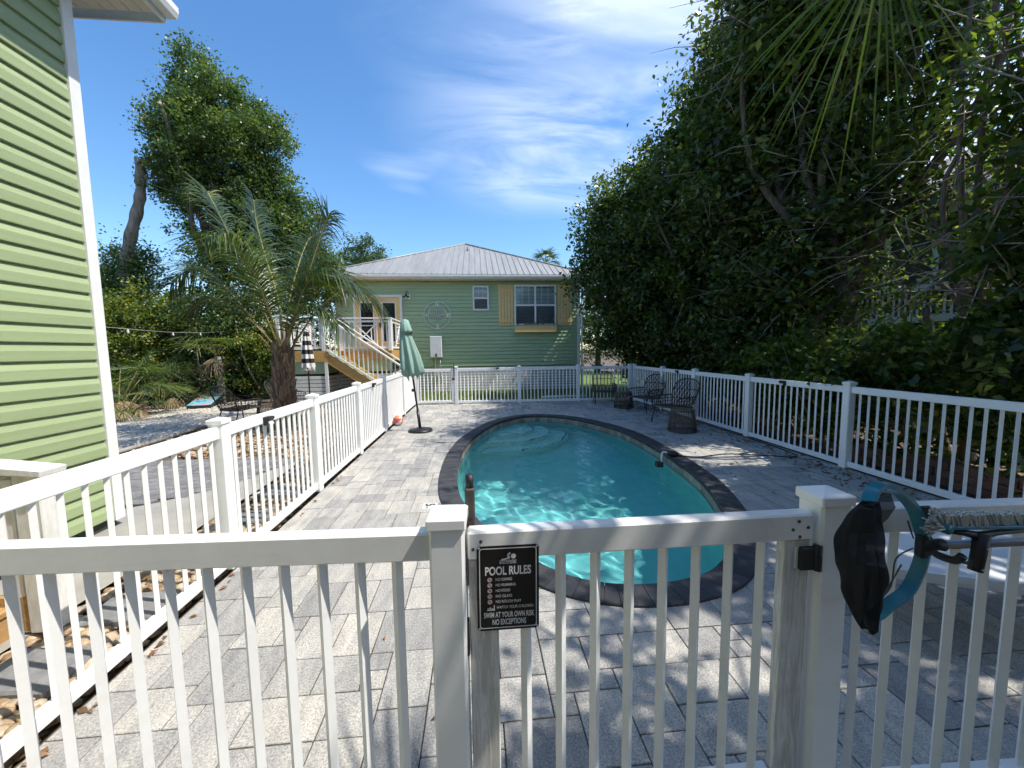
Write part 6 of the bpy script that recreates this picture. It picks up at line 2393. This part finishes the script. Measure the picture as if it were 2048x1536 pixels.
for i, (x, y, z, r_, lab) in enumerate(((-16.5, 20, 2.8, 2.6, 'dark tree at the far left beyond the near house'), (12.5, 25.5, 3.8, 3.0, 'dark tree beyond the lawn at right'), (14.5, 18.0, 4.0, 2.6, 'tree behind the board fence at far right'), (8.6, 27.0, 3.4, 3.0, 'dense dark tree far back past the cottage right wall'), (8.6, 15.3, 4.2, 2.2, 'dense dark tree between cottage and board fence'), (-13.5, 24.0, 2.5, 3.2, 'broad dark tree behind the left thicket'))):
    tree('background_tree', lab, 'tree', (x, y, 0), (x, y, z * .6), .2, [((x, y, z), (r_, r_ * .8, z * .8), 300)], 44, .4, (.12, .2), 'leaf_far', 720 + i, 6)

# ------------------------------------------------------------------ fallen leaves
rg = np.random.RandomState(44)
n_ = 900
y = .9 + 10.8 * rg.rand(n_)
x = 4.86 - np.abs(rg.randn(n_)) * .26
m_ = 220
x = np.concatenate([x, 3.2 + 1.6 * rg.rand(m_), .5 + 3 * rg.rand(60)])
y = np.concatenate([y, 1.2 + 10.3 * rg.rand(m_), 10.2 + 1.6 * rg.rand(60)])
keep = np.array([not in_poly(a, b, [tuple(p) for p in POOL[::4]]) for a, b in zip(x, y)])
P = np.stack([x, y, .006 + .012 * rg.rand(len(x))], 1)[keep]
ll = np_mesh('leaf_litter', leaves_arr(P, (.025, .07), rg, 3.0, .5, .3), quads(len(P)), 'dead_leaf')
tag(ll, 'scattered brown fallen leaves along the foot of the right fence', 'fallen leaves', kind='stuff')
P = np.stack([-1.86 + .05 * rg.rand(70), 1.3 + 9 * rg.rand(70) ** 1.5, .006 + .008 * rg.rand(70)], 1)
lr = np_mesh('leaf_litter', leaves_arr(P, (.03, .06), rg, 3.0, .5, .3), quads(len(P)), 'dead_leaf')
tag(lr, 'few reddish fallen leaves along the foot of the left fence', 'fallen leaves', kind='stuff')
dx_ = np.stack([-1.6 + 3.5 * rg.rand(60), 1.3 + 10 * rg.rand(60), .006 + .006 * rg.rand(60)], 1)
dx_ = dx_[[not in_poly(a, b, [tuple(p) for p in POOL[::4]]) for a, b in dx_[:, :2]]]
ld = np_mesh('deck_debris', leaves_arr(dx_, (.012, .035), rg, 3.0, .5, .3), quads(len(dx_)), 'dead_leaf')
tag(ld, 'few small dry leaf scraps on the sunny paving left of the pool', 'fallen leaves', kind='stuff')
fl_ = np.array([(a, b) for a, b in zip(-.2 + 3.2 * rg.rand(90), 2.6 + 6.4 * rg.rand(90)) if in_poly(a, b, [tuple(p) for p in inset(.45)[::4]])])[:26]
fl_ = np.concatenate([fl_, np.full((len(fl_), 1), WATER_Z + .008)], 1)
lw = np_mesh('floating_leaves', leaves_arr(fl_, (.02, .045), rg, 5.0, .5, .2), quads(len(fl_)), 'dead_leaf')
tag(lw, 'few small brown leaves floating on the pool water', 'fallen leaves', kind='stuff')
n_ = 2500
P = np.stack([5.1 + 3.6 * rg.rand(n_), 1.0 + 11 * rg.rand(n_), -.04 + .02 * rg.rand(n_)], 1)
lh = np_mesh('hedge_litter', leaves_arr(P, (.04, .09), rg, 2.0, .5, .3), quads(n_), 'dead_leaf')
tag(lh, 'brown leaf litter on the soil under the hedge trees', 'fallen leaves', kind='stuff')
n_ = 700
P = np.array(scatter([(-12.4, 18.0), (-10.8, 13.2), (-9.5, 10.0), (-9.0, 10.3), (-9.4, 13.5), (-8.0, 16.5)], n_, random.Random(3)))
P = np.concatenate([P, (-.02 + .05 * rg.rand(n_))[:, None]], 1)
lt_ = np_mesh('dry_litter', leaves_arr(P, (.08, .22), rg, 1.2, .25, .3), quads(n_), 'dead_leaf')
tag(lt_, 'dry straw coloured leaf litter at the foot of the palmettos', 'fallen leaves', kind='stuff')
